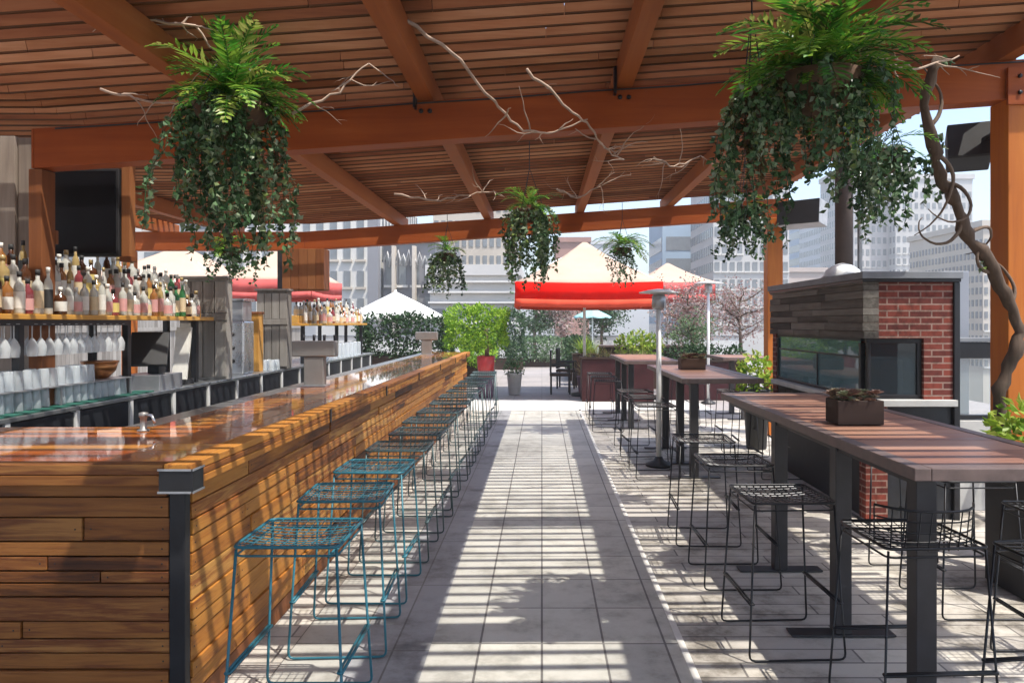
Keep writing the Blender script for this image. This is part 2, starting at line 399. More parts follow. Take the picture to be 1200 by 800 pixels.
for x in (-2.1, -.79, .56, 1.86):
    for k in (-1, 1):
        m = MB(); m.lathe([(.001, 0), (.016, 0), (.016, .008), (.008, .014), (.001, .015)], (0, 0, 0), 8)
        m.v = [(vx + x + .03 * k, 4.925 - vz, ZB + .2 + zs(x) + vy) for (vx, vy, vz) in m.v]; m.build('bolt', 'black', perg)
    m = MB(); m.box(x - .075, x - .058, 4.86, 4.93, ZR - .06 + zs(x), ZR + .12 + zs(x)); m.build('hanger_plate', 'black', perg)
m = MB(); m.tube([(-3.3 + .6 * i, 4.918, ZB + .255 + zs(-3.3 + .6 * i) - .006 * (i % 2)) for i in range(12)], .006, 5); m.build('cable', 'rubber', perg)
abox('post', 'clad', perg, -3.49, -3.40, 4.93, 5.07, 0, ZB + zs(-3.49) - .004, t=.3)
abox('post', 'darkleg', perg, -3.83, -3.72, 10.5, 10.62, 0, ZB + zs(-3.8) - .004, t=.3)
abox('post', 'post', perg, -6.1, -5.95, 10.52, 10.68, 0, ZB + zs(-6) - .004, t=.3)
abox('post', 'post', perg, -3.8, -3.65, -.98, -.82, 0, ZB + zs(-3.7) - .004, t=.3)

# wooden boxes and screens at the left of the roof
t = thing('wooden_box', (-3.36, 10.3, 2.1), 'reddish plank clad box hanging from the far beam above the back bar', 'box')
b = MB()
for i in range(5): b.box(-3.66 + .118 * i, -3.545 + .118 * i, 10.22, 10.5, 2.1, ZB + zs(-3.4) - .01)
b.build('plank_cladding', 'clad', t, .004); abox('base_board', 'clad', t, -3.65, -3.08, 10.24, 10.48, 2.085, 2.1)
t = thing('plank_screen', (-4.0, 5.2, 0), 'tall screen of pale weathered upright planks at the left edge behind the bottles', 'screen')
b = MB()
for i in range(7): b.box(-4.36 + .118 * i, -4.25 + .118 * i, 5.2 + .02 * (i % 2), 5.24 + .02 * (i % 2), 0, 2.95 + U(-.03, .03))
b.build('plank', 'oldplank', t, .004); abox('rail', 'clad', t, -4.36, -3.53, 5.265, 5.3, 2.2, 2.3)
t = thing('television', (-3.67, 5.8, 2.15), 'black television hung under the roof left of the big hanging fern', 'television')
abox('casing', 'rubber', t, -3.97, -3.385, 5.8, 5.88, 2.16, 2.86)
abox('screen', 'tvscreen', t, -3.95, -3.405, 5.79, 5.799, 2.185, 2.84, bevel=0)
abox('mount', 'black', t, -3.72, -3.62, 5.885, 5.95, 2.4, 2.95)
t = thing('timber_upright', (-3.34, 5.85, 1.7), 'narrow brown timber upright beside the right edge of the television', 'post')
abox('upright', 'clad', t, -3.375, -3.305, 5.82, 5.9, 2.16, ZR + zs(-3.4)); abox('foot_block', 'clad', t, -3.385, -3.295, 5.81, 5.91, 2.12, 2.16)

# ------------------------------------------------------------------ bar
bar = thing('bar_counter', (-1.7, 2.85, 0), 'long bar of reclaimed orange brown planks with glossy varnished top', 'bar')
BZ = 1.07; YE = 13.9
def planks_side(b, x, y0, y1, z0, z1, n, out, thick=.022):
    h = (z1 - z0) / n; z = z0; 
    hs = [U(.5, 1.5) for _ in range(n)]; s = sum(hs); hs = [k / s * (z1 - z0) for k in hs]
    for k in hs:
        y = y0
        while y < y1 - .01:
            e = min(y1, y + U(.35, 1.7)); e = y1 if y1 - e < .3 else e
            th = thick + U(-.006, .006)
            b.box(x - .01, x + th, y + .003, e - .003, z + .003, z + k - .003)
            if y < 7 and k > .04:
                for yy in (y + .03, e - .03): b.box(x, x + th + .0015, yy - .004, yy + .004, z + k / 2 - .004, z + k / 2 + .004, 1, .5)
            y = e
        z += k
def planks_end(b, y, x0, x1, z0, z1, n, thick=.02):
    hs = [U(.55, 1.4) for _ in range(n)]; s = sum(hs); z = z0
    for k in hs:
        k = k / s * (z1 - z0); x = x0
        while x < x1 - .01:
            e = min(x1, x + U(.35, 1.3)); e = x1 if x1 - e < .2 else e
            dd = U(0, .014); b.box(x + .003, e - .003, y - thick - dd, y + .01, z + .003, z + k - .003)
            for xx in (x + .03, e - .03): b.box(xx - .004, xx + .004, y - thick - dd - .0015, y, z + k / 2 - .004, z + k / 2 + .004, 1, .5)
            x = e
        z += k
abox('core', 'cabinet', bar, -2.02, -1.46, 2.95, YE - .04, 0.0, .99, bevel=0)
abox('core', 'cabinet', bar, -4.4, -2.021, 2.951, 3.85, 0.0, .99, bevel=0)
b = MB(); planks_side(b, -1.455, 2.97, YE - .03, .10, .975, 11, 1); b.build('side_planks', ['bar_side', 'black'], bar, .003)
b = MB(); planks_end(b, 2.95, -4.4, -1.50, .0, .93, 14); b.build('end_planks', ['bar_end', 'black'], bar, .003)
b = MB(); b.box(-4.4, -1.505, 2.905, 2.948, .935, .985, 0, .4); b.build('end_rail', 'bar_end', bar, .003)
abox('corner_post', 'black', bar, -1.498, -1.435, 2.915, 2.962, 0, .975)
abox('kick_board', 'clad', bar, -1.47, -1.44, 2.97, YE - .03, 0, .095)
# top
b = MB()
xs = [-2.10, -1.99, -1.86, -1.74, -1.61, -1.49]
for i in range(len(xs) - 1):
    y = 3.9
    while y < YE:
        e = min(YE, y + U(1.2, 3)); e = YE if YE - e < .6 else e
        b.box(xs[i] + .0015, xs[i + 1] - .0015, y + .001, e - .001, .99, BZ - U(0, .0012)); y = e
b.build('top_boards', 'bar_top', bar)
b = MB(); ys = [2.92, 3.05, 3.2, 3.36, 3.55, 3.72, 3.898]
for i in range(6):
    x = -4.4
    while x < -1.49:
        e = min(-1.49, x + U(.7, 1.9)); e = -1.49 if -1.49 - e < .35 else e
        b.box(x + .001, e - .001, ys[i] + .0015, ys[i + 1] - .0015, .99, BZ - U(0, .0012)); x = e
b.build('end_top_boards', 'bar_top_x', bar)
b = MB(); y = 2.85
for z0, z1 in ((.982, 1.012), (1.014, 1.041), (1.043, 1.074)):
    y = 2.85
    while y < YE:
        e = min(YE + .02, y + U(1.4, 3.4)); b.box(-1.488, -1.378 + U(-.004, .004), y + .001, e - .001, z0, z1); y = e
b.build('edge_boards', 'bar_side', bar, .003)
b = MB()
for z0, z1 in ((.99, 1.03), (1.032, 1.074)): b.box(-4.4, -1.49, 2.85 + U(-.004, .004), 2.918, z0, z1)
b.build('edge_boards', 'bar_end', bar, .003)
b = MB(); b.box(-1.50, -1.374, 2.838, 2.848, .965, 1.055); b.box(-1.376, -1.366, 2.838, 2.93, .965, 1.055)
cb = b.build('corner_bracket', 'black', bar, .002)
b = MB()
for z in (.962, 1.05): b.box(-1.503, -1.371, 2.834, 2.8375, z, z + .008); b.box(-1.3655, -1.362, 2.835, 2.932, z, z + .008)
b.build('bracket_edge', 'steel_dull', cb)
for yy in (4.7, 6.4, 8.1, 9.8, 11.5, 13.2):
    abox('edge_strap', 'black', bar, -1.375, -1.369, yy, yy + .03, .985, 1.07, bevel=0)
# inner steel gutter of the bar
abox('drip_gutter', 'counter_top', bar, -2.3, -2.103, 3.9, YE, .985, 1.058)
abox('inner_wall', 'cabinet', bar, -2.28, -2.12, 3.9, YE, 0, .984, bevel=0)

# towers on the bar
def tap_tower(y, lab):
    t = thing('tap_tower', (-2.0, y, BZ), lab, 'tap tower')
    b = MB(); b.box(-2.085, -1.915, y - .05, y + .05, BZ, BZ + .26); b.build('column', 'grey_box', t, .006)
    b = MB(); b.box(-2.19, -1.81, y - .06, y + .06, BZ + .262, BZ + .40); b.build('head', 'grey_box', t, .01)
    b = MB(); b.box(-2.11, -1.89, y - .075, y + .075, BZ, BZ + .012); b.build('foot_plate', 'steel_dull', t, .002)
    for i in range(4):
        x = -2.14 + .093 * i
        k = MB(); k.tube([(x, y + .062, BZ + .33), (x, y + .12, BZ + .32), (x, y + .135, BZ + .26)], .011, 6); f = k.build('faucet', 'steel', t)
        k = MB(); k.tube([(x, y + .11, BZ + .33), (x, y + .12, BZ + .45)], [.008, .014], 6); k.build('tap_handle', 'black', f)
tap_tower(6.4, 'grey T shaped beer tap tower on the bar, nearer the camera')
tap_tower(12.6, 'grey T shaped beer tap tower at the far end of the bar')
t = thing('bar_spout', (-2.06, 3.75, BZ), 'small grey metal fixture on the inner corner of the bar top', 'fixture')
b = MB(); b.lathe([(.03, 0), (.03, .008), (.016, .012), (.016, .07), (.022, .075), (.022, .095), (.004, .1)], (-2.06, 3.75, BZ), 12); b.build('stem', 'grey_box', t)
b = MB(); b.tube([(-2.06, 3.75, BZ + .085), (-2.0, 3.72, BZ + .085), (-1.98, 3.71, BZ + .05)], .008, 6); b.build('nozzle', 'steel', t)

# ------------------------------------------------------------------ back bar
bb = thing('back_counter', (-3.6, 3, 0), 'low black back counter with steel top and pale door posts behind the bar', 'counter')
CX = -3.25; CZ = 1.05
abox('carcass', 'cabinet', bb, -3.95, CX - .03, 3.0, 14.0, 0, 1.02, bevel=0)
abox('worktop', 'counter_top', bb, -3.96, CX + .02, 3.0, 14.02, 1.022, CZ)
y = 3.1
while y < 13.6:
    w = .62; d = abox('door', 'cabinet', bb, CX - .028, CX, y + .012, y + w - .012, .12, 1.01)
    abox('handle', 'steel', d, CX + .001, CX + .02, y + w - .10, y + w - .06, .35, .8, bevel=.004)
    abox('door_post', 'white_pl', bb, CX - .026, CX + .014, y + w - .01, y + w + .035, .1, 1.02, bevel=.003)
    y += w + .045
tag(abox('rubber_mat', 'mat', None, CX - .17, CX - .01, 4.2, 6.1, CZ + .002, CZ + .01, bevel=0), 'green rubber bar mat on the back counter beneath the glasses', 'mat')

def shelf(y0, y1, z, tiers, lab, posts):
    t = thing('bottle_shelf', (-3.5, y0, CZ), lab, 'shelf')
    abox('board', 'shelf', t, -3.72, -3.3, y0, y1, z - .035, z, t=.6)
    for k in range(1, tiers):
        abox('step', 'shelf', t, -3.72, -3.32 - .11 * k, y0, y1, z + .002 + .11 * (k - 1), z + .11 * k, bevel=.002)
    for py in posts:
        abox('post', 'black', t, -3.42, -3.37, py - .025, py + .025, CZ, z - .036)
        abox('post', 'black', t, -3.7, -3.65, py - .025, py + .025, CZ, z - .036)
    return t
Z1 = 1.685
shelf(3.6, 7.3, Z1, 3, 'long honey coloured wood shelf with three steps of liquor bottles', (4.7, 5.93, 7.1))
Z2 = 1.62
shelf(10.2, 13.7, Z2, 2, 'shorter wood shelf of bottles farther along the back bar', (10.3, 12, 13.6))

GL = ['g_amber', 'g_clear', 'g_clear', 'g_brown', 'g_clear', 'g_gold', 'g_clear', 'g_red', 'g_clear', 'g_clear', 'g_amber', 'g_clear', 'g_clear', 'g_clear']
GN = dict(g_amber='amber', g_clear='clear', g_brown='dark brown', g_green='green', g_red='red', g_teal='turquoise', g_gold='golden')
LB = ['l_white', 'l_cream', 'l_white', 'l_pink', 'l_yellow', 'l_white', 'l_cream', 'l_cream', 'l_pink', 'l_black']
LN = dict(l_white='white', l_cream='cream', l_black='black', l_pink='pink', l_yellow='yellow')
SHAPES = [('tall', [(.034, 0), (.036, .01), (.036, .19), (.030, .215), (.013, .24), (.013, .30)], .30),
          ('squat', [(.046, 0), (.048, .01), (.048, .13), (.040, .155), (.014, .175), (.014, .225)], .225),
          ('round shouldered', [(.037, 0), (.04, .01), (.043, .15), (.041, .19), (.016, .225), (.015, .28)], .28),
          ('slim', [(.028, 0), (.030, .01), (.030, .21), (.022, .245), (.011, .265), (.011, .33)], .33)]
bcache = {}
def bottle(x, y, z, shelfname, row, i, forced=None):
    g = random.choice(GL); l = random.choice(LB); s = random.randrange(4); cap = random.choice(['l_black', 'l_black', 'g_gold', 'l_white'])
    if forced: g = forced
    key = (g, l, s, cap)
    if key not in bcache:
        nm, pr, h = SHAPES[s]
        m = MB(); m.lathe(pr, (0, 0, 0), 10); o = m.build('bottle', g)
        m = MB(); r = pr[2][0] + .0012; zt = pr[2][1]
        m.lathe([(r, zt * .22), (r, zt * .85)], (0, 0, 0), 10); m.f = m.f[:-2]; m.mi = m.mi[:-2]; m.sm = m.sm[:-2]
        m.build('paper_label', l, o)
        m = MB(); m.lathe([(pr[-1][0] + .003, h - .03), (pr[-1][0] + .003, h + .008), (.002, h + .01)], (0, 0, 0), 8); m.build('cap', cap, o)
        bcache[key] = o
    else: o = copy_tree(bcache[key])
    tag(o, f'{SHAPES[s][0]} {GN[g]} bottle with {LN[l]} label, {ORD[i]} from left, {row} row of {shelfname}', 'bottle', 'bottles on the back bar shelves')
    o.location = (x, y, z); o.rotation_euler = (0, 0, U(0, 6)); k = U(.80, .98); o.scale = (k, k, k)
for r, row in enumerate(('front', 'middle', 'back')):
    for i in range(30):
        bottle(-3.365 - .115 * r + U(-.012, .012), 4.28 + i * .096 + U(-.012, .012) + .03 * r, Z1 + .11 * r + .001, 'long shelf', row, i,
               'g_green' if i in (25, 26) and r < 2 else ('g_amber' if (i == 22 and r == 1) else None))
for r, row in enumerate(('front', 'back')):
    for i in range(20):
        bottle(-3.365 - .14 * r + U(-.012, .012), 10.35 + i * .165 + U(-.03, .03), Z2 + .11 * r + .001, 'far shelf', row, i)
# hanging wine glasses
m = MB(); m.lathe([(.034, 0), (.034, -.004), (.005, -.008), (.004, -.09), (.022, -.115), (.036, -.15), (.036, -.18), (.031, -.215)], (0, 0, 0), 10); m.f = m.f[:-1]; m.mi = m.mi[:-1]; m.sm = m.sm[:-1]
wg = m.build('wine_glass', 'clear'); first = True
for r in range(2):
    for i in range(20):
        yy = 4.2 + i * .083
        if abs(yy - 4.7) < .04 or abs(yy - 5.93) < .04: continue
        o = wg if first else wg.copy()
        if not first: col.objects.link(o)
        first = False
        o.location = (-3.36 - .12 * r - (.08 if r else 0), yy, Z1 - .062)
        tag(o, 'clear stemmed glass hanging upside down beneath the long bottle shelf', 'wine glass', 'hanging wine glasses')
t = thing('glass_rack', (-3.5, 4.1, Z1 - .06), 'dark hanging rail rack holding stemmed glasses under the long shelf', 'rack')
for x in (-3.36, -3.56):
    for dx in (-.022, .022): abox('rail', 'black', t, x + dx - .006, x + dx + .006, 4.12, 5.88, Z1 - .075, Z1 - .036, bevel=0)
# tumblers in tiers
m = MB(); m.lathe([(.036, 0), (.038, .004), (.032, .12), (.030, .124)], (0, 0, 0), 10); tb = m.build('tumbler', 'tumbler'); first = True
tt = thing('glass_tray', (-3.5, 4.2, CZ), 'steel two level tray carrying the upside down tumblers', 'tray')
abox('tray_board', 'steel_dull', tt, -3.62, -3.31, 4.18, 5.86, CZ + .138, CZ + .146, bevel=0)
for yy in (4.19, 5.0, 5.845):
    abox('leg', 'steel_dull', tt, -3.62, -3.61, yy - .006, yy + .006, CZ + .001, CZ + .137, bevel=0); abox('leg', 'steel_dull', tt, -3.32, -3.31, yy - .006, yy + .006, CZ + .012, CZ + .137, bevel=0)
for lev in range(2):
    for r in range(2):
        for i in range(20):
            if lev == 1 and i > 14: continue
            yy = 4.24 + i * .083
            if lev == 0 and abs(yy - 5.0) < .03: continue
            o = tb if first else tb.copy()
            if not first: col.objects.link(o)
            first = False
            o.location = (-3.37 - .085 * r, yy, CZ + .0115 + .135 * lev)
            tag(o, 'clear tumbler upside down on the %s of the glass tray' % ('lower level', 'upper level')[lev], 'tumbler', 'tumblers on the back counter')
tp = thing('copper_bowl', (-3.45, 5.66, CZ + .146), 'copper coloured bowl standing at the end of the tumbler tray', 'bowl')
b = MB(); b.lathe([(.05, .001), (.06, .004), (.11, .06), (.13, .13), (.124, .13), (.1, .06), (.05, .012)], (-3.45, 5.66, CZ + .146), 16); b.build('shell', 'copper', tp)
b = MB(); b.lathe([(.132, .124), (.135, .13), (.132, .136), (.125, .13)], (-3.45, 5.66, CZ + .146), 16); b.build('rim', 'copper', tp)
# till
t = thing('till_terminal', (-3.42, 6.35, CZ), 'black tilted till screen on a grey box on the back counter', 'till')
abox('cash_drawer', 'steel_dull', t, -3.62, -3.27, 6.2, 6.6, CZ, CZ + .13)
rot = Matrix.Rotation(R(-28), 3, 'X') @ Matrix.Rotation(R(0), 3, 'Z')
rz = Matrix.Rotation(R(18), 3, 'Z')
b = MB(); b.obox((-3.42, 6.32, CZ + .35), (.15, .018, .16), rz @ rot); b.build('display', 'rubber', t, .006)
b = MB(); b.obox((-3.42 + .006, 6.302, CZ + .341), (.135, .002, .14), rz @ rot); b.build('screen', 'tvscreen', t)
abox('stand', 'rubber', t, -3.47, -3.37, 6.38, 6.5, CZ + .132, CZ + .3)
t = thing('receipt_printer', (-3.4, 6.8, CZ), 'white paper stand leaning beside the till on the back counter', 'stand')
b = MB(); b.obox((-3.4, 6.85, CZ + .28), (.07, .01, .26), Matrix.Rotation(R(-12), 3, 'X')); b.build('card', 'l_white', t); abox('foot', 'rubber', t, -3.47, -3.33, 6.78, 6.95, CZ, CZ + .05)
# cabinets
def plank_cab(x0, x1, y0, y1, z1, lab, n):
    t = thing('plank_cabinet', ((x0 + x1) / 2, y0, CZ), lab, 'cabinet')
    abox('carcass', 'grey_wood_z', t, x0, x1, y0 + .02, y1, CZ, z1)
    w = (x1 - x0) / n; b = MB()
    for i in range(n): b.box(x0 + w * i + .004, x0 + w * (i + 1) - .004, y0, y0 + .018, CZ + .03, z1 - .43); b.box(x0 + w * i + .004, x0 + w * (i + 1) - .004, y0, y0 + .018, z1 - .35, z1 - .03)
    b.build('front_planks', 'grey_wood_z', t, .003)
    abox('mid_rail', 'grey_wood_z', t, x0 - .006, x1 + .006, y0 - .01, y0 + .016, z1 - .425, z1 - .355)
    abox('top_board', 'grey_wood_z', t, x0 - .02, x1 + .02, y0 - .02, y1, z1 + .001, z1 + .025)
plank_cab(-3.70, -3.22, 7.4, 7.55, 2.08, 'tall weathered grey plank cabinet right of the long bottle shelf', 4)
plank_cab(-3.58, -3.2, 9.1, 9.28, 2.03, 'smaller grey plank cabinet between the steel urn and far shelf', 4)
tag(abox('cream_board', 'l_cream', None, -3.72, -3.6, 7.36, 7.385, CZ + .002, CZ + .5), 'cream board leaning on the left side of the tall plank cabinet', 'board')
t = thing('steel_urn', (-3.45, 8.2, CZ), 'tall silver drinks machine beside the grey plank cabinet', 'machine')
abox('body', 'steel', t, -3.58, -3.33, 8.1, 8.4, CZ, CZ + .6, bevel=.02); abox('hopper', 'steel_dull', t, -3.56, -3.35, 8.12, 8.38, CZ + .602, CZ + .82, bevel=.01)
abox('lid', 'steel', t, -3.585, -3.325, 8.09, 8.41, CZ + .822, CZ + .85, bevel=.005)
for i in range(3):
    b = MB(); b.lathe([(.02, 0), (.025, .01), (.001, .014)], (0, 0, 0), 10)
    b.v = [(x - 3.455, 8.099 - z, y + CZ + .15 + .15 * i) for (x, y, z) in b.v]; b.build('knob', 'rubber', t)
t = thing('orange_post', (-3.42, 8.65, CZ), 'slim orange wooden dispenser right of the silver drinks machine', 'dispenser')
abox('body', 'orange_wood', t, -3.49, -3.36, 8.6, 8.75, CZ, CZ + .68); abox('cap', 'clad', t, -3.5, -3.35, 8.59, 8.76, CZ + .681, CZ + .71)
o = tb
for i in range(6):
    c = tb.copy(); col.objects.link(c); c.location = (-3.3 - .09 * (i % 2), 8.85 + .09 * (i // 2), CZ + .001)
    tag(c, 'clear tumbler on the counter in front of the smaller plank cabinet', 'tumbler', 'tumblers before the smaller cabinet')
for i in range(24):
    c = tb.copy(); col.objects.link(c); c.location = (-3.34 - .1 * (i % 2), 10.45 + .13 * (i // 2) * 2 / 2 * 1.9 if False else 10.45 + .25 * (i // 2), CZ + .001); c.scale = (1.25, 1.25, 1.9)
    tag(c, 'tall clear glass upside down on the counter below the far bottle shelf', 'glass', 'tall glasses below the far shelf')

# ------------------------------------------------------------------ stools
def rr(pts, rad=.03):      # rounded polyline
    out = []; pts = [Vector(p) for p in pts]
    for i, p in enumerate(pts):
        if i in (0, len(pts) - 1): out.append(p); continue
        a = (pts[i - 1] - p).normalized(); c = (pts[i + 1] - p).normalized()
        for k in range(4):
            u = k / 3; q = (p + a * rad) * (1 - u) ** 2 + p * 2 * u * (1 - u) + (p + c * rad) * u ** 2; out.append(q)
    return out
def make_stool(mat, back, r=.0058):
    t = thing('wire_stool', (0, 0, 0), 'x', 'bar stool')
    b = MB(); S = .205; H = .75
    def sz(x, y): return H - .018 * (1 - (x / S) ** 2) * (1 - (y / S) ** 2)
    for i in range(-5, 6):
        k = i * S / 5.5
        b.tube([(k, yy * S / 4, sz(k, yy * S / 4)) for yy in range(-4, 5)], .0024, 4)
        b.tube([(xx * S / 4, k, sz(xx * S / 4, k) - .004) for xx in range(-4, 5)], .0024, 4)
    c = .03; rim = []
    for (sx, sy, a0) in ((1, 1, 0), (-1, 1, 90), (-1, -1, 180), (1, -1, 270)):
        for k in range(4):
            a = R(a0 + 30 * k); rim.append((sx * (S - c) + c * math.cos(a), sy * (S - c) + c * math.sin(a), H))
    b.tube(rim, r * 1.15, 6, closed=True)
    b.tube([(p[0] * .97, p[1] * .97, H - .035) for p in rim], r * .8, 6, closed=True)
    b.build('seat', mat, t)
    for s in (-1, 1):
        b = MB(); y0 = s * (S - .01); y1 = s * .235
        b.tube(rr([(-S + .01, y0, H - .01), (-.235, y1, r), (.235, y1, r), (S - .01, y0, H - .01)]), r, 6)
        b.build('leg_frame', mat, t)
    for x in (-1, 1):
        b = MB(); z = .27; xx = x * (.235 - (.03) * z / H); yy = .235 - .03 * z / H
        b.tube([(xx, -yy, z), (xx, yy, z)], r * 1.25, 6); b.tube([(xx * .93, -yy + .002, z), (xx * .93, yy - .002, z)], r, 6)
        b.tube([(xx, -yy, z), (xx * .93, -yy + .002, z)], r, 6); b.tube([(xx, yy, z), (xx * .93, yy - .002, z)], r, 6)
        b.build('footrest', mat, t)
    if back:
        b = MB()
        for k in range(4):
            z = H + .015 + .045 * k; f = .01 * k
            b.tube([(S + f - (.10 + f) * (abs(yy) / 5) ** 3, yy * S / 5, z) for yy in range(-5, 6)], r if k == 3 else .0035, 5)
        for i in range(-5, 6):
            yy = i * S / 5; xo = lambda k: S + .01 * k - (.10 + .01 * k) * (abs(i) / 5) ** 3
            b.tube([(xo(0), yy, H - .01), (xo(3), yy, H + .15)], .003, 4)
        b.build('backrest', mat, t)
    return t
sA = make_stool('teal', False); sB = make_stool('greywire', False)
first = {'A': True, 'B': True, 'C': True, 'D': True}
def dup(k, src):
    if first[k]: first[k] = False; return src
    return copy_tree(src)
YS = [3.02 + .70 * i for i in range(15)]
for i, y in enumerate(YS):
    k = 'A' if i < 3 else 'B'
    if i == 0: lab = 'turquoise wire bar stool at the bar nearest the camera'
    elif i < 3: lab = f'{ORD[i]} turquoise wire bar stool along the bar from the camera'
    elif i == 14: lab = 'grey wire bar stool at the far end of the bar, last in the row'
    else: lab = f'grey teal wire bar stool, {ORD[i]} along the bar counted from the camera'
    place(dup(k, sA if k == 'A' else sB), (-1.0 + U(-.02, .02), y + U(-.03, .03), .008), U(-.05, .05), lab, 'wire stools along the bar')
sC = make_stool('wire', True, .0054); sD = make_stool('wire', False, .0054)
def tstool(x, y, rz, lab, grp): place(dup('C', sC) if 'walkway' not in lab else dup('D', sD), (x, y, .004), rz, lab, grp)
PI = math.pi
for i, y in enumerate((3.72, 4.64, 5.5)):
    tstool(1.22, y, PI + U(-.06, .06), f'black wire stool on the walkway side of the near table, {("nearest the camera","in the middle","farthest along")[i]}', 'black wire stools at the near high table')
for i, y in enumerate((3.35, 4.2, 5.1)):
    tstool(2.42 if i else 2.45, y, U(-.06, .06), f'black wire stool on the brick kiosk side of the near table, {("nearest the camera","in the middle","farthest along")[i]}', 'black wire stools at the near high table')
tstool(1.53, 3.02, -PI / 2 + .05, 'black wire stool tucked under the near end of the near table beside its first leg', 'black wire stools at the near high table')
tstool(2.02, 2.72, -PI / 2 + .1, 'black wire stool at bottom right corner in front of the near table end', 'black wire stools at the near high table')
for i, y in enumerate((7.75, 8.55, 9.35)):
    tstool(1.2, y, PI + U(-.08, .08), f'black wire stool on the walkway side of the middle table, {("nearest the camera","in the middle","farthest along")[i]}', 'black wire stools at the middle high table')
    tstool(2.5, y, U(-.08, .08), f'black wire stool on the far side of the middle table, {("nearest the camera","in the middle","farthest along")[i]}', 'black wire stools at the middle high table')
for i, y in enumerate((11.0, 11.8, 12.6)):
    tstool(1.0, y, PI + U(-.08, .08), f'black wire stool on the walkway side of the farthest table, {("nearest the camera","in the middle","last")[i]}', 'black wire stools at the farthest high table')
    tstool(2.3, y, U(-.08, .08), f'black wire stool on the right side of the farthest table, {("nearest the camera","in the middle","last")[i]}', 'black wire stools at the farthest high table')

# ------------------------------------------------------------------ high tables
def high_table(x0, x1, y0, y1, legs, lab, lx):
    t = thing('high_table', ((x0 + x1) / 2, (y0 + y1) / 2, 0), lab, 'table', 'high tables')
    b = MB(); y = y0 + .09
    n = max(1, round((y1 - y0 - .18) / .12)); w = (y1 - y0 - .18) / n
    for i in range(n): b.box(x0 + .07, x1 - .07, y + w * i + .002, y + w * (i + 1) - .002, 1.012, 1.05 - U(0, .002))
    b.build('top_boards', 'table', t, .002)
    b = MB(); b.box(x0, x0 + .068, y0, y1, 1.0, 1.052, 0, .5); b.box(x1 - .068, x1, y0, y1, 1.0, 1.052, 0, .5)
    b.box(x0 + .069, x1 - .069, y0, y0 + .088, 1.0, 1.0515, 0, .5); b.box(x0 + .069, x1 - .069, y1 - .088, y1, 1.0, 1.0515, 0, .5)
    b.build('rim', 'table_rim', t, .004)
    for ly in legs:
        k = MB(); k.box(lx - .042, lx + .042, ly - .042, ly + .042, .016, .999, 0, .5); l = k.build('leg', 'darkleg', t, .004)
        k = MB(); k.box(lx - .27, lx + .27, ly - .05, ly + .05, .005, .015, 0, .5); k.build('base_plate', 'darkleg', l, .003)
    abox('under_beam', 'darkleg', t, lx - .03, lx + .03, y0 + .1, y1 - .1, .96, .998)
high_table(1.48, 2.32, 2.88, 6.0, (2.99, 3.80, 4.78), 'long high table with reddish plank top and grey rim, nearest on the right', 1.565)
high_table(1.45, 2.30, 7.5, 10.0, (7.63, 8.4, 9.4), 'high plank table in the middle of the right hand row', 1.6)
high_table(1.25, 2.1, 11.0, 13.3, (11.15, 12.1, 13.1), 'farthest high plank table of the row beside the maroon planter', 1.37)
high_table(3.0, 3.9, 12.0, 13.2, (12.2, 13.0), 'small dark high table beside the blossom tree', 3.4)

# ------------------------------------------------------------------ foliage helpers
def rv(): 
    while True:
        v = Vector((U(-1, 1), U(-1, 1), U(-1, 1)))
        if .05 < v.length < 1: return v.normalized()
def fern_fronds(b, c, n, L, spread=1.0, up=.7):
    c = Vector(c)
    for i in range(n):
        a = U(0, 2 * PI); el = U(.05, 1.5) * up; l = L * U(.45, 1.15)
        d = Vector((math.cos(a) * math.cos(el) * spread, math.sin(a) * math.cos(el) * spread, math.sin(el))).normalized()
        p = c + d * .04; v = d.copy(); k = 15; t0 = U(.15, .95); st = l / k
        pts = [p.copy()]
        for j in range(k):
            v = (v + Vector((0, 0, -.075 - .05 * j / k))).normalized(); p = p + v * st; pts.append(p.copy())
            side = v.cross(Vector((0, 0, 1)))
            side = side.normalized() if side.length > .01 else Vector((1, 0, 0))
            w = (l * .22 * math.sin(PI * min(1, (j + 1.5) / (k + 1))) + .012) * U(.75, 1.15)
            nr = side.cross(v)
            for s in (-1, 1):
                b.leaf(p, (side * s + v * .9 + rv() * .22), nr, w, st * .72, 0, min(1, max(0, t0 + U(-.18, .18))), .15)
        b.tube(pts[::3], .0025, 3, 0, t0 * .5)
def ivy_trail(b, p, L, leaf, out, m=0, dens=1.0, tl=(0, 1)):
    p = Vector(p); v = Vector(out) * .6 + Vector((0, 0, .2)); step = leaf * .62 / dens; n = max(3, int(L / step)); pts = [p.copy()]
    tb_ = U(*tl)
    for j in range(n):
        v = (v * .86 + Vector((0, 0, -.32)) + rv() * .28 + Vector(out) * .02).normalized()
        p = p + v * step; pts.append(p.copy())
        for q in range(2):
            d = (rv() + Vector((0, 0, -.5))).normalized()
            b.leaf(p + rv() * leaf * .4, d, rv(), leaf * U(.7, 1.35), leaf * U(.6, 1.0), m, min(1, max(0, tb_ + U(-.35, .4))), .2)
    b.tube(pts[::4] + [pts[-1]], .0025, 3, m, .1)
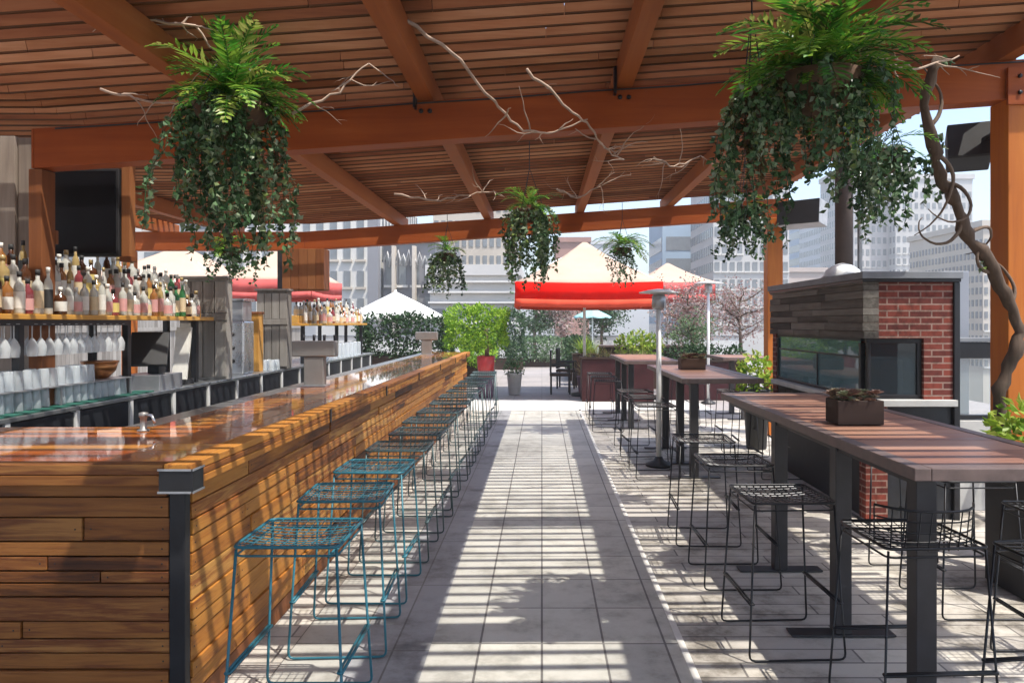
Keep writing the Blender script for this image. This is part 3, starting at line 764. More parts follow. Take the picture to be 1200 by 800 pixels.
def hanging_plant(c, rad, lab, top, trails, leaf, roofz, frond=(40, .45), dry=8, dirs=None, fern='fern', dens=1.0, tl=(0, .75)):
    """c = basket rim centre"""
    c = Vector(c); t = thing('hanging_plant', tuple(c), lab, 'hanging plant', 'hanging plants under the roof')
    b = MB(); r = rad
    b.lathe([(.02, -r * .9), (r * .5, -r * .75), (r * .85, -r * .35), (r, 0), (r * .93, 0), (r * .7, -.03)], c, 14); b.build('basket', 'basket', t)
    b = MB()
    for k in range(3):
        a = 2 * PI * k / 3; b.tube([c + Vector((r * math.cos(a), r * math.sin(a), 0)), c + Vector((0, 0, min(.5, roofz - c.z) * .8))], .003, 4)
    b.tube([c + Vector((0, 0, min(.5, roofz - c.z) * .8)), (c.x, c.y, roofz)], .004, 4); b.build('hanger', 'black', t)
    if frond[0]:
        b = MB(); fern_fronds(b, c + Vector((0, 0, .02)), frond[0], frond[1], 1.0, top); b.build('fern_fronds', fern, t)
    b = MB()
    for i in range(trails[0]):
        a = U(0, 2 * PI) if dirs is None else random.choice(dirs) + U(-.5, .5)
        q = U(.2, 1.05); o = Vector((math.cos(a), math.sin(a), 0))
        ivy_trail(b, c + o * r * q + Vector((0, 0, U(-.05, .03))), U(*trails[1]), leaf, o * U(.3, 1.1), 0, dens, tl)
    b.build('ivy_trails', 'ivy', t)
    if dry:
        b = MB()
        for i in range(dry):
            a = 2 * PI * i / dry; o = Vector((math.cos(a), math.sin(a), 0)) * .6
            ivy_trail(b, c + o * r * .8, U(*trails[1]) * .6, leaf * .7, o * .4, 0, .8)
        b.build('dry_trails', 'drytrail', t)
    return t
def leaf_cloud(b, c, rad, n, leaf, tf=None, shell=.35, m=0):
    c = Vector(c)
    for i in range(n):
        d = rv(); u = 1 - shell * random.random() ** 1.6
        p = c + Vector((d.x * rad[0], d.y * rad[1], d.z * rad[2])) * u
        b.leaf(p, (d + rv() * .9).normalized(), (d + rv() * .6).normalized(), leaf * U(.6, 1.3), leaf * U(.45, .8), m, (random.random() if tf is None else tf(p)))

roof = lambda x: ZR + zs(x)
hanging_plant((-1.70, 3.98, 2.82), .21, 'big hanging basket with bright fern top and long ivy over the left bar', .95, (62, (.30, .95)), .038, roof(-1.7) + .2, (100, .43), 10)
hanging_plant((1.28, 3.35, 2.76), .2, 'largest hanging basket at upper right with a bright spiky fern', .75, (54, (.15, .55)), .034, roof(1.28) + .2, (110, .48), 12)
hanging_plant((.99, 3.42, 2.70), .06, 'dark ivy swag trailing beneath the largest fern basket on its left', .5, (22, (.3, .8)), .034, roof(.97) + .2, (0, .3), 10)
hanging_plant((1.98, 4.25, 2.62), .15, 'dark leafy ivy basket beside the twisted branch at right', .6, (46, (.15, .52)), .04, roof(1.98) + .2, (16, .28), 0)
hanging_plant((1.68, 6.0, 2.58), .10, 'small ivy bunch hanging in front of the far right post', .6, (36, (.15, .5)), .038, roof(1.68) + .2, (14, .25), 0)
hanging_plant((-.12, 7.0, 2.72), .14, 'blue green ivy basket hanging over the middle of the walkway', .8, (54, (.3, .8)), .042, roof(-.1) + .2, (34, .30), 0, tl=(.2, 1))
hanging_plant((-1.33, 10.2, 2.60), .13, 'dark hanging basket beneath the far beam above the bar', .8, (34, (.3, .66)), .045, roof(-1.3) + .05, (24, .28), 0)
hanging_plant((1.13, 10.2, 2.68), .13, 'spreading dark fern basket hanging in front of the red umbrella', .7, (12, (.25, .6)), .04, roof(1.1) + .05, (46, .42), 6)
hanging_plant((-3.05, 7.05, 2.36), .13, 'small loose ivy bunch hanging above the tall plank cabinet', .6, (16, (.15, .42)), .04, roof(-3.1) + .2, (14, .25), 0)

# dry branches on the ceiling
def branch(b, p, d, L, r, n, wander, fork, grav=0):
    p = Vector(p); d = Vector(d).normalized(); pts = [p.copy()]; rs = [r]
    for j in range(n):
        d = (d + rv() * wander + Vector((0, 0, grav))).normalized(); p = p + d * L / n; pts.append(p.copy()); rs.append(r * (1 - .75 * (j + 1) / n))
        if fork and random.random() < fork:
            branch(b, p, d + rv() * .9, L * U(.2, .45), rs[-1] * .7, 5, wander * 1.3, fork * .3, grav)
    b.tube(pts, rs, 5)
def vine(lab, p, d, L, r=.009, n=16, wander=.22, fork=.22):
    b = MB(); branch(b, (0, 0, 0), d, L, r, n, wander, fork); o = b.build('dry_vine', 'twig'); o.location = p
    tag(o, lab, 'vine', 'dry vines under the roof'); return o
def vine_pts(lab, pts, r, forks=6):
    b = MB(); c = pts[0]; P = [Vector(q) - Vector(c) for q in pts]; S = []
    for i in range(len(P) - 1):
        for k in range(5): S.append(P[i].lerp(P[i + 1], k / 5) + rv() * .012)
    S.append(P[-1]); n = len(S)
    b.tube(S, [r * (1 - .6 * i / n) for i in range(n)], 6)
    for k in range(forks):
        i = random.randrange(2, n); branch(b, S[i], rv() + Vector((0, 0, .15)), U(.12, .35), r * .55, 6, .35, .15)
    o = b.build('dry_vine', 'twig'); o.location = c; tag(o, lab, 'vine', 'dry vines under the roof')
vine_pts('long pale dry vine looping down across the near beam at centre', [(-.82, 3.9, 3.32), (-.52, 4.2, 3.2), (-.30, 4.5, 3.0), (-.12, 4.7, 2.87), (.07, 4.75, 2.88), (.30, 4.75, 2.96)], .011, 6)
vine_pts('forked pale twig crossing the near beam right of the long vine', [(-.10, 4.5, 3.20), (.14, 4.6, 3.02), (.30, 4.7, 2.92), (.42, 4.9, 2.8), (.60, 5.3, 2.82)], .010, 8)
vine_pts('bleached twig running along the roof to the big left fern', [(-2.5, 3.6, 3.24), (-2.15, 3.75, 3.22), (-1.85, 3.85, 3.2), (-1.68, 3.95, 3.0)], .011, 7)
vine_pts('thin pale twig left of the big left fern', [(-2.55, 4.2, 2.98), (-2.3, 4.2, 2.92), (-2.05, 4.2, 2.88)], .009, 4)
vine_pts('thin pale twig reaching up right of the big left fern', [(-1.45, 4.2, 2.85), (-1.2, 4.3, 3.0), (-1.05, 4.4, 3.2)], .009, 5)
vine_pts('tangled dry twig under the slats between the two beams at left', [(-1.5, 7.4, 2.95), (-1.1, 7.5, 2.88), (-.8, 7.5, 2.95), (-.5, 7.6, 3.0)], .012, 9)
vine_pts('dry twig under the slats right of the central ivy basket', [(.15, 7.5, 3.0), (.35, 7.4, 2.9), (.6, 7.4, 3.02)], .011, 7)
vine_pts('dry twig under the slats between central and far right baskets', [(.95, 6.2, 3.05), (1.15, 6.3, 2.98), (1.4, 6.4, 3.1)], .010, 7)
vine_pts('dry twig spreading from the largest fern toward the right post', [(1.6, 3.6, 2.95), (1.95, 3.8, 2.96), (2.3, 4.0, 3.1)], .010, 6)

# twisted trunk in front of the right post
b = MB()
tr = [(2.42, 4.45, 3.25), (2.36, 4.5, 2.98), (2.46, 4.55, 2.74), (2.52, 4.6, 2.56), (2.66, 4.65, 2.38), (2.74, 4.68, 2.2), (2.92, 4.7, 1.98), (3.06, 4.75, 1.76), (3.16, 4.78, 1.58), (3.10, 4.78, 1.38), (3.02, 4.79, 1.2), (3.05, 4.8, .9), (3.02, 4.78, .4), (3.05, 4.72, .0)]
S = []
for i in range(len(tr) - 1):
    for k in range(4): S.append(Vector(tr[i]).lerp(Vector(tr[i + 1]), k / 4) + rv() * .012)
S.append(Vector(tr[-1]))
base = Vector(tr[-1]); S = [q - base for q in S][::-1]; n = len(S)
t = thing('twisted_vine', tuple(base), 'thick twisted brown vine trunk climbing in front of the right post', 'vine')
b = MB(); b.tube(S, [(.047 - .014 * i / n) * U(.7, 1.25) for i in range(n)], 9)
b.v = [tuple(Vector(v) + base) for v in b.v]; b.build('trunk', 'bark', t)
for (z, L, dd) in ((1.75, .5, (.5, .1, .35)), (2.2, .55, (.6, .1, .45)), (2.5, .6, (.7, -.2, .1)), (2.7, .55, (.6, -.1, -.25)), (2.85, .5, (.6, 0, .3)), (1.95, .4, (-.5, 0, -.3)), (2.35, .5, (.4, -.1, -.6))):
    q = min(S, key=lambda s: abs(s.z + base.z - z)) + base
    b = MB(); p = q.copy(); d = Vector(dd).normalized(); pts = [p.copy()]
    ax = (Vector((0, -1, 0)) + rv() * .5).normalized(); an = U(.12, .26) * random.choice((-1, 1))
    for j in range(18): d = (Matrix.Rotation(an * U(.6, 1.5), 3, ax) @ d + rv() * .10).normalized(); p = p + d * L / 16; pts.append(p.copy())
    b.tube(pts, [.015 * (1 - .045 * j) for j in range(19)], 6); b.build('tendril', 'bark', t)
b = MB()
for q in S[-30:]:
    if random.random() < .4: ivy_trail(b, q + base, U(.08, .2), .035, rv() * .5, 0)
b.build('leaves', 'ivy', t)

# ------------------------------------------------------------------ speakers
def speaker(c, h, rz, rx, lab, arm, mt='speaker_grey'):
    t = thing('loudspeaker', c, lab, 'loudspeaker', 'loudspeakers on the right posts')
    rot = Matrix.Rotation(rz, 3, 'Z') @ Matrix.Rotation(rx, 3, 'X'); C = Vector(c)
    b = MB(); b.obox(C, h, rot); b.build('cabinet', mt, t, .01)
    b = MB(); b.obox(C + rot @ Vector((0, -h[1] - .006, 0)), (h[0] * .98, .005, h[2] * .97), rot); b.build('grille', 'rubber', t, .003)
    b = MB(); b.tube([C, Vector(arm)], .016, 8); b.build('arm', 'black', t)
speaker((3.17, 5.4, 2.93), (.14, .11, .14), R(-25), R(-20), 'black loudspeaker tilted beside the top of the near right post', (3.25, 5.08, 3.0), 'rubber')
speaker((3.66, 10.2, 3.15), (.30, .16, .17), R(-40), R(-6), 'black and grey loudspeaker by the top of the far right post', (3.42, 10.52, 3.05))

# ------------------------------------------------------------------ brick kiosk
kx0, kx1, ky0, ky1 = 2.68, 3.40, 6.0, 8.3
k = thing('brick_kiosk', ((kx0 + kx1) / 2, ky0, 0), 'red brick kiosk with dark plank panel, windows and stone coping', 'kiosk')
b = MB(); 
b.box(kx0, kx0 + .18, ky0, ky0 + .12, 0, .94, 0, .5); b.box(kx0 + .0, kx1, ky0, ky0 + .12, 1.50, 1.99, 0, .5); b.box(3.16, kx1, ky0, ky0 + .12, .94, 1.50, 0, .5)
b.box(kx1 - .12, kx1, ky0 + .121, ky1, 0, 1.99, 0, .5); b.box(kx0, kx1, ky1, ky1 + .12, 0, 1.99, 0, .5)
b.build('brick_wall', 'brick', k)
b = MB(); z = 1.50
while z < 1.985:
    h = U(.05, .085); y = ky0 - .02
    h = min(h, 1.99 - z)
    while y < ky1:
        e = min(ky1 + .12, y + U(.5, 1.4)); b.box(kx0 - .03 + U(-.006, .004), kx0 + .10, y + .002, e - .002, z, z + h - .003); y = e
    z += h
b.build('plank_panel', 'weathered', k, .002)
abox('base_panel', 'cabinet', k, kx0 + .182, kx1, ky0 + .02, ky0 + .12, 0, .94); abox('base_panel', 'rubber', k, kx0 + .02, kx0 + .12, ky0 + .122, ky1, 0, .94)
abox('roof_coping', 'coping', k, kx0 - .05, kx1 + .06, ky0 - .05, ky1 + .16, 1.992, 2.05)
abox('roof_trim', 'black', k, kx0 - .04, kx1 + .05, ky0 - .035, ky1 + .13, 1.965, 1.9915)
abox('sill', 'sill', k, kx0 - .02, kx1 + .01, ky0 - .06, ky0 + .12, .942, .995); abox('sill', 'sill', k, kx0 - .06, kx0 + .11, ky0 + .122, ky1, .942, .99)
w = MB(); w.box(kx0 + .02, 3.158, ky0 + .03, ky0 + .07, .996, 1.03); w.box(kx0 + .02, 3.158, ky0 + .03, ky0 + .07, 1.46, 1.498); w.box(3.12, 3.158, ky0 + .03, ky0 + .07, 1.031, 1.459); w.box(kx0 + .03, kx0 + .055, ky0 + .03, ky0 + .07, 1.031, 1.459)
fr = w.build('window', 'black', k, .003); abox('pane', 'kdark', fr, kx0 + .061, 3.119, ky0 + .045, ky0 + .053, 1.032, 1.458, bevel=0)
w = MB(); w.box(kx0 + .01, kx0 + .05, ky0 + .122, ky1, .992, 1.015); w.box(kx0 + .01, kx0 + .05, ky0 + .122, ky1, 1.475, 1.498)
for yy in (ky0 + .122, ky1 - .045): w.box(kx0 + .01, kx0 + .05, yy, yy + .04, 1.031, 1.459)
w.box(kx0 + .015, kx0 + .045, ky0 + .163, ky1 - .046, 1.33, 1.345); w.box(kx0 + .015, kx0 + .045, 7.1, 7.12, 1.02, 1.33)
fr = w.build('window', 'black', k, .003)
for (a, c, z0, z1) in ((ky0 + .163, 7.099, 1.016, 1.329), (7.121, ky1 - .046, 1.016, 1.329), (ky0 + .163, ky1 - .046, 1.346, 1.474)): abox('pane', 'kglass', fr, kx0 + .026, kx0 + .033, a, c, z0, z1, bevel=0)
abox('oven_block', 'steel_dull', k, kx0 + .35, kx1 - .16, 6.5, 7.9, .3, 1.3, bevel=.01)
abox('corner_trim', 'black', k, kx1 + .001, kx1 + .05, ky0 - .02, ky0 + .1, .0, 1.964)
t = thing('dome_vent', (2.86, 6.9, 2.05), 'white metal dome vent on the kiosk roof', 'vent')
b = MB(); b.lathe([(.17, 0), (.175, .02), (.15, .075), (.09, .12), (.02, .14)], (2.86, 6.9, 2.054), 18); b.build('dome', 'white_pl', t)
b = MB(); b.lathe([(.19, -.003), (.19, .012), (.17, .014)], (2.86, 6.9, 2.0545), 18); b.build('flange', 'steel_dull', t)
t = thing('flue_pipe', (2.98, 7.4, 2.05), 'dark brown flue pipe rising from the kiosk roof behind the ivy', 'flue')
b = MB(); b.lathe([(.085, 0), (.085, 1.2), (.08, 1.21)], (3.04, 7.3, 2.052), 14); b.build('pipe', 'darkpipe', t)
b = MB(); b.lathe([(.025, 0), (.025, 1.2)], (3.20, 7.3, 2.052), 8); b.build('side_pipe', 'steel_dull', t)
b = MB(); b.lathe([(.11, 1.23), (.11, 1.25), (.03, 1.31)], (3.04, 7.3, 2.052), 14); b.build('cowl', 'darkpipe', t)

# right railing
t = thing('glass_railing', (3.8, 6.35, 0), 'black topped glass railing beside the brick kiosk', 'railing')
abox('column', 'grey_panel', t, 3.66, 3.90, 6.62, 6.8, 0, 2.1); abox('column_frame', 'black', t, 3.46, 3.53, 6.28, 6.42, 0, 1.5)
abox('top_rail', 'black', t, 3.532, 4.28, 6.31, 6.4, 1.32, 1.46); abox('cap_rail', 'coping', t, 3.532, 4.28, 6.30, 6.41, 1.465, 1.5)
abox('pane', 'railglass', t, 3.54, 4.24, 6.35, 6.362, .83, 1.318, bevel=0); abox('lower_rail', 'black', t, 3.532, 4.28, 6.32, 6.39, .79, .825)
abox('kerb', 'sill', t, 3.532, 4.28, 6.3, 6.42, 0, .78)
for yy in (-2, -.4, 1.2, 2.8, 4.4, 6.0): abox('post', 'black', t, 4.2, 4.25, yy, yy + .05, 0, 1.42)
for yy in (-2, -.4, 1.2, 2.8, 4.4): abox('pane', 'railglass', t, 4.22, 4.232, yy + .06, yy + 1.59, .12, 1.3, bevel=0)
abox('top_rail', 'black', t, 4.19, 4.26, -2, 6.3, 1.425, 1.47)

# ------------------------------------------------------------------ pots, planters
def spiky(b, c, n, L, w, up=.9, m=0, tl=(0, 1)):
    c = Vector(c)
    for i in range(n):
        a = U(0, 2 * PI); el = U(.35, 1.45) * up; d = Vector((math.cos(a) * math.cos(el), math.sin(a) * math.cos(el), math.sin(el)))
        l = L * U(.6, 1.1); p = c + Vector((U(-1, 1), U(-1, 1), 0)) * .06; v = d; t_ = U(*tl)
        for j in range(4):
            q = p + v * l / 4; s = v.cross(Vector((0, 0, 1))).normalized() * w * (1 - j / 4.3); s2 = v.cross(Vector((0, 0, 1))).normalized() * w * (1 - (j + 1) / 4.3)
            b.add([p - s, p + s, q + s2, q - s2], [(0, 1, 2, 3)], m, t_); p = q; v = (v + Vector((0, 0, -.2))).normalized()
def rosette(b, c, r, t):
    c = Vector(c)
    for ring in range(3):
        for i in range(7):
            a = 2 * PI * (i + ring * .5) / 7; el = .35 + .4 * ring
            d = Vector((math.cos(a) * math.cos(el), math.sin(a) * math.cos(el), math.sin(el)))
            b.leaf(c, d, Vector((0, 0, 1)), r * (1 - .2 * ring), r * .55, 0, min(1, max(0, t + U(-.2, .2))), .3)
def succ_box(x, y, lab, L=.21, rz=0.0):
    t = thing('succulent_box', (x, y, 1.052), lab, 'planter', 'succulent boxes on the high tables')
    b = MB(); w = L / 2; z0, z1 = 1.0535, 1.19
    b.box(x - w, x + w, y - w * .7, y - w * .7 + .015, z0, z1); b.box(x - w, x + w, y + w * .7 - .015, y + w * .7, z0, z1)
    b.box(x - w, x - w + .015, y - w * .7 + .016, y + w * .7 - .016, z0, z1); b.box(x + w - .015, x + w, y - w * .7 + .016, y + w * .7 - .016, z0, z1)
    b.build('box', 'boxwood_dark', t, .003); abox('soil', 'soil', t, x - w + .016, x + w - .016, y - w * .7 + .016, y + w * .7 - .016, z0 + .01, z1 - .015, bevel=0)
    b = MB()
    for i in range(40): rosette(b, (x + U(-w, w) * .85, y + U(-w, w) * .6, z1 - .012 + U(0, .05)), U(.035, .06), random.random())
    b.build('succulents', 'succ', t)
succ_box(1.80, 4.18, 'dark wooden box of pinkish succulents on the near high table', .26)
succ_box(1.86, 9.0, 'dark box of reddish succulents on the middle high table', .3)
def potplant(name, x, y, r, h, potmat, lab, fol, cat='potted plant', square=False, grp=None):
    t = thing(name, (x, y, 0), lab, cat, grp)
    b = MB()
    if square:
        b.box(x - r, x + r, y - r, y + r, .005, h)
        b.box(x - r - .012, x + r + .012, y - r - .012, y + r + .012, h + .001, h + .03)
    else: b.lathe([(r * .72, .005), (r * .75, .01), (r, h - .04), (r * 1.06, h - .035), (r * 1.06, h), (r * .92, h), (r * .9, h - .03)], (x, y, 0), 16)
    b.build('pot', potmat, t, .006 if square else 0)
    b = MB(); fol(b, Vector((x, y, h))); b.build('foliage', fol.mat, t)
    return t
def F(mat, fn):
    fn.mat = mat; return fn
potplant('planter', 3.02, 4.42, .2, .78, 'rubber', 'black square planter of lime and green leaves by the near right post',
         F('lime', lambda b, c: (leaf_cloud(b, c + Vector((0, 0, .14)), (.26, .26, .24), 420, .075, None, .7))), square=True)
potplant('planter', 2.78, 9.4, .17, .78, 'rubber', 'pot of bright lime leaves beside the far right post',
         F('lime', lambda b, c: (leaf_cloud(b, c + Vector((0, 0, .15)), (.24, .24, .30), 380, .085, None, .8))))
# maroon planter boxes, grasses, chairs beyond the bar
t = thing('maroon_planter', (1.45, 15.2, 0), 'big dark maroon box planter topped with pale grasses', 'planter')
abox('box', 'maroon', t, .82, 2.3, 14.9, 15.5, .003, .88, bevel=.01); abox('cap', 'boxwood_dark', t, .79, 2.33, 14.87, 15.53, .882, .92)
b = MB()
for i in range(18): spiky(b, (.95 + 1.2 * random.random(), 15.2 + U(-.2, .2), .9), 14, .30, .008)
b.build('grasses', 'straw', t)
t = thing('maroon_planter', (3.4, 15.5, 0), 'low dark maroon planter behind the middle table', 'planter')
abox('box', 'maroon', t, 2.5, 4.3, 15.2, 15.7, .003, .8, bevel=.01); abox('cap', 'boxwood_dark', t, 2.47, 4.33, 15.17, 15.73, .802, .84)
b = MB()
for i in range(14): leaf_cloud(b, (2.6 + 1.6 * random.random(), 15.45, .95), (.2, .2, .2), 60, .09, None, .8)
b.build('shrubs', 'hedge', t)
def dark_chair(x, y, rz, lab):
    t = thing('dark_chair', (0, 0, 0), lab, 'chair', 'dark chairs past the bar')
    abox('seat', 'boxwood_dark', t, -.24, .24, -.24, .24, .42, .48); abox('backrest', 'rubber', t, -.24, .24, .2, .24, .5, 1.0)
    for sx in (-1, 1):
        for sy in (-1, 1): abox('leg', 'rubber', t, sx * .21 - .02, sx * .21 + .02, sy * .21 - .02, sy * .21 + .02, .01, .419)
        abox('armrest', 'rubber', t, sx * .25 - .02, sx * .25 + .02, -.22, .19, .64, .68); abox('arm_post', 'rubber', t, sx * .25 - .018, sx * .25 + .018, -.22, -.18, .43, .639)
    place(t, (x, y, 0), rz)
dark_chair(.42, 16.6, R(90), 'dark armchair facing the walkway past the bar, left one of the pair')
dark_chair(.62, 18.0, R(80), 'dark armchair farther along, behind the left one of the pair')
potplant('planter', .95, 16.1, .17, .45, 'purplepot', 'small pot of straw coloured grass left of the maroon planter',
         F('straw', lambda b, c: spiky(b, c, 90, .5, .010)))
# boxwood tree in red pot
t = thing('boxwood_tree', (-1.2, 15.8, 0), 'clipped bright green boxwood tree at the far end of the bar', 'tree')
b = MB(); b.tube([(-1.2, 15.8, .9), (-1.19, 15.8, 1.2), (-1.22, 15.8, 1.5)], [.05, .045, .05], 8); b.build('trunk', 'bark', t)
b = MB()
def bx(b, c, r, n, leaf):
    for i in range(n):
        d = rv(); m_ = max(abs(d.x), abs(d.y), abs(d.z)); q = d / (m_ ** .72); u = 1 - .3 * random.random() ** 1.5
        q = Vector((q.x * r[0], q.y * r[1], q.z * r[2])) * u + Vector((math.sin(q.x * 5 + q.z * 4), 0, math.sin(q.x * 7 + q.y * 3))) * .06 + rv() * (.03 if random.random() < .9 else .10)
        b.leaf(Vector(c) + q, (d + rv()).normalized(), (d + rv() * .6).normalized(), leaf * U(.6, 1.3), leaf * U(.4, .7), 0, random.random())
bx(b, (-1.42, 15.8, 1.53), (.66, .5, .42), 5200, .075); b.build('crown', 'box', t)
t = thing('tall_pot', (-1.2, 15.8, 0), 'red topped purple tall pot holding the boxwood tree', 'pot')
b = MB(); b.lathe([(.15, .004), (.16, .01), (.2, .42), (.18, .44)], (-1.22, 15.8, 0), 14); b.build('lower_pot', 'purplepot', t)
b = MB(); b.lathe([(.16, .445), (.2, .9), (.18, .91), (.17, .86)], (-1.22, 15.8, 0), 14); b.build('upper_pot', 'redpot', t)
potplant('planter', -.62, 16.4, .17, .5, 'sill', 'pale stone pot with grey leaves right of the boxwood tree',
         F('paleleaf', lambda b, c: leaf_cloud(b, c + Vector((0, 0, .12)), (.22, .22, .26), 260, .07, None, .8)))
def hedge(c, r, n, leaf, lab, mat, planter=True):
    t = thing('hedge', (c[0], c[1], 0), lab, 'hedge')
    b = MB(); bx(b, c, r, n, leaf); b.build('foliage', mat, t)
    b = MB(); b.box(c[0] - r[0] * .9, c[0] + r[0] * .9, c[1] - r[1] * .7, c[1] + r[1] * .7, .004, c[2] - r[2] * .8); b.build('planter_box', 'boxwood_dark', t, .01)
hedge((-3.25, 17.2, 1.27), (1.15, .4, .52), 4200, .10, 'dark green clipped hedge beneath the white umbrella', 'hedge')
hedge((-.05, 27.0, .62), (1.25, .5, .42), 2600, .12, 'grey green low hedge at the far end of the walkway', 'paleleaf')
hedge((-1.75, 20.5, .95), (.35, 2.4, .42), 3000, .10, 'long green planter hedge along the left of the far walkway', 'box')
hedge((1.05, 21.6, .75), (.30, 1.9, .42), 2600, .10, 'long dark planter hedge along the right of the far walkway', 'hedge')
hedge((-1.15, 25.5, 1.1), (.55, .5, .9), 1800, .12, 'upright dark bush behind the boxwood tree', 'hedge')
def tree(x, y, h, r, n, leaf, mat, lab, trunk=.07, th=.45, seed=0):
    t = thing('garden_tree', (x, y, 0), lab, 'tree')
    b = MB(); c = Vector((x, y, 0)); top = c + Vector((U(-.2, .2), 0, h * .75))
    b.tube([c + Vector((0, 0, .003)), c.lerp(top, .4) + rv() * .08, c.lerp(top, .7) + rv() * .08, top], [trunk, trunk * .8, trunk * .6, trunk * .3], 7)
    lb = MB(); tips = []
    for i in range(16):
        a = U(0, 2 * PI); p = c.lerp(top, U(.4, 1)); d = Vector((math.cos(a), math.sin(a), U(.2, 1.1))).normalized(); L = r * U(.5, 1.0)
        pts = [p.copy()]; 
        for j in range(6): d = (d + rv() * .25).normalized(); p = p + d * L / 6; pts.append(p.copy()); tips.append(p.copy())
        b.tube(pts, [trunk * .4 * (1 - .8 * j / 6) for j in range(7)], 5)
    for i in range(n):
        q = random.choice(tips) + rv() * U(0, r * .35); lb.leaf(q, rv(), rv(), leaf * U(.6, 1.3), leaf * U(.4, .8), 0, random.random())
    b.build('trunk', 'bark', t); lb.build('crown', mat, t)
tree(3.9, 18.5, 3.2, 1.2, 3000, .075, 'blossom', 'twiggy pinkish blossom tree left of the far right post', .06)
tree(5.3, 19.5, 3.1, 1.2, 2400, .075, 'blossom', 'second pinkish blossom tree, partly behind the far right post', .06)
tree(3.5, 16.6, 2.1, .7, 1400, .07, 'paleleaf', 'small grey green olive like tree in front of the blossom trees', .035)
tree(-.3, 31, 3.6, 1.6, 2600, .14, 'paleleaf', 'pale green tree behind the low hedge at the end of the walkway', .08)
tree(.9, 30.5, 3.2, 1.3, 2200, .13, 'blossom', 'pinkish leaved small tree left under the red umbrella', .06)
tree(2.6, 31.5, 3.6, 1.6, 2400, .14, 'hedge', 'dark green tree far behind the red umbrella pole', .08)
potplant('planter', 1.1, 19.0, .3, .8, 'boxwood_dark', 'dark planter of bright green grass under the left of the red umbrella',
         F('lime', lambda b, c: (spiky(b, c, 130, .6, .014), spiky(b, c + Vector((.2, 0, 0)), 80, .5, .014))), square=True)
potplant('planter', 2.55, 18.2, .4, .75, 'boxwood_dark', 'dark planter of broad lime foliage under the right of the red umbrella',
         F('lime', lambda b, c: (leaf_cloud(b, c + Vector((-.1, 0, .3)), (.6, .4, .36), 700, .11, None, .8))), square=True)
t = thing('long_bench', (2, 18.6, 0), 'long dark wooden counter beneath the red umbrella', 'counter')
abox('top', 'table_rim', t, 1.5, 4.2, 19.3, 19.8, .98, 1.03)
abox('front_panel', 'boxwood_dark', t, 1.55, 4.15, 19.4, 19.75, .004, .979)

# ------------------------------------------------------------------ heaters, umbrellas
def heater(x, y, h, r, lab):
    t = thing('patio_heater', (x, y, 0), lab, 'patio heater', 'patio heaters')
    b = MB(); b.lathe([(.03, .0), (.028, h - .22)], (x, y, .1), 10); b.build('pole', 'white_pl', t)
    b = MB(); b.lathe([(.15, .004), (.15, .03), (.06, .07), (.04, .11)], (x, y, 0), 16); b.build('base', 'darkleg', t)
    b = MB(); b.lathe([(.05, h - .22), (.08, h - .2), (.08, h - .07), (.06, h - .05)], (x, y, 0), 12); b.build('burner', 'steel_dull', t)
    b = MB(); b.lathe([(r, h - .035), (r, h - .025), (r * .55, h), (.02, h + .015), (.015, h - .02), (r * .5, h - .045)], (x, y, 0), 20); b.build('hood', 'white_pl', t)
heater(1.33, 8.25, 2.0, .225, 'white patio heater standing beside the middle high table')
heater(3.35, 14.6, 2.45, .3, 'white patio heater farther off among the blossom branches')
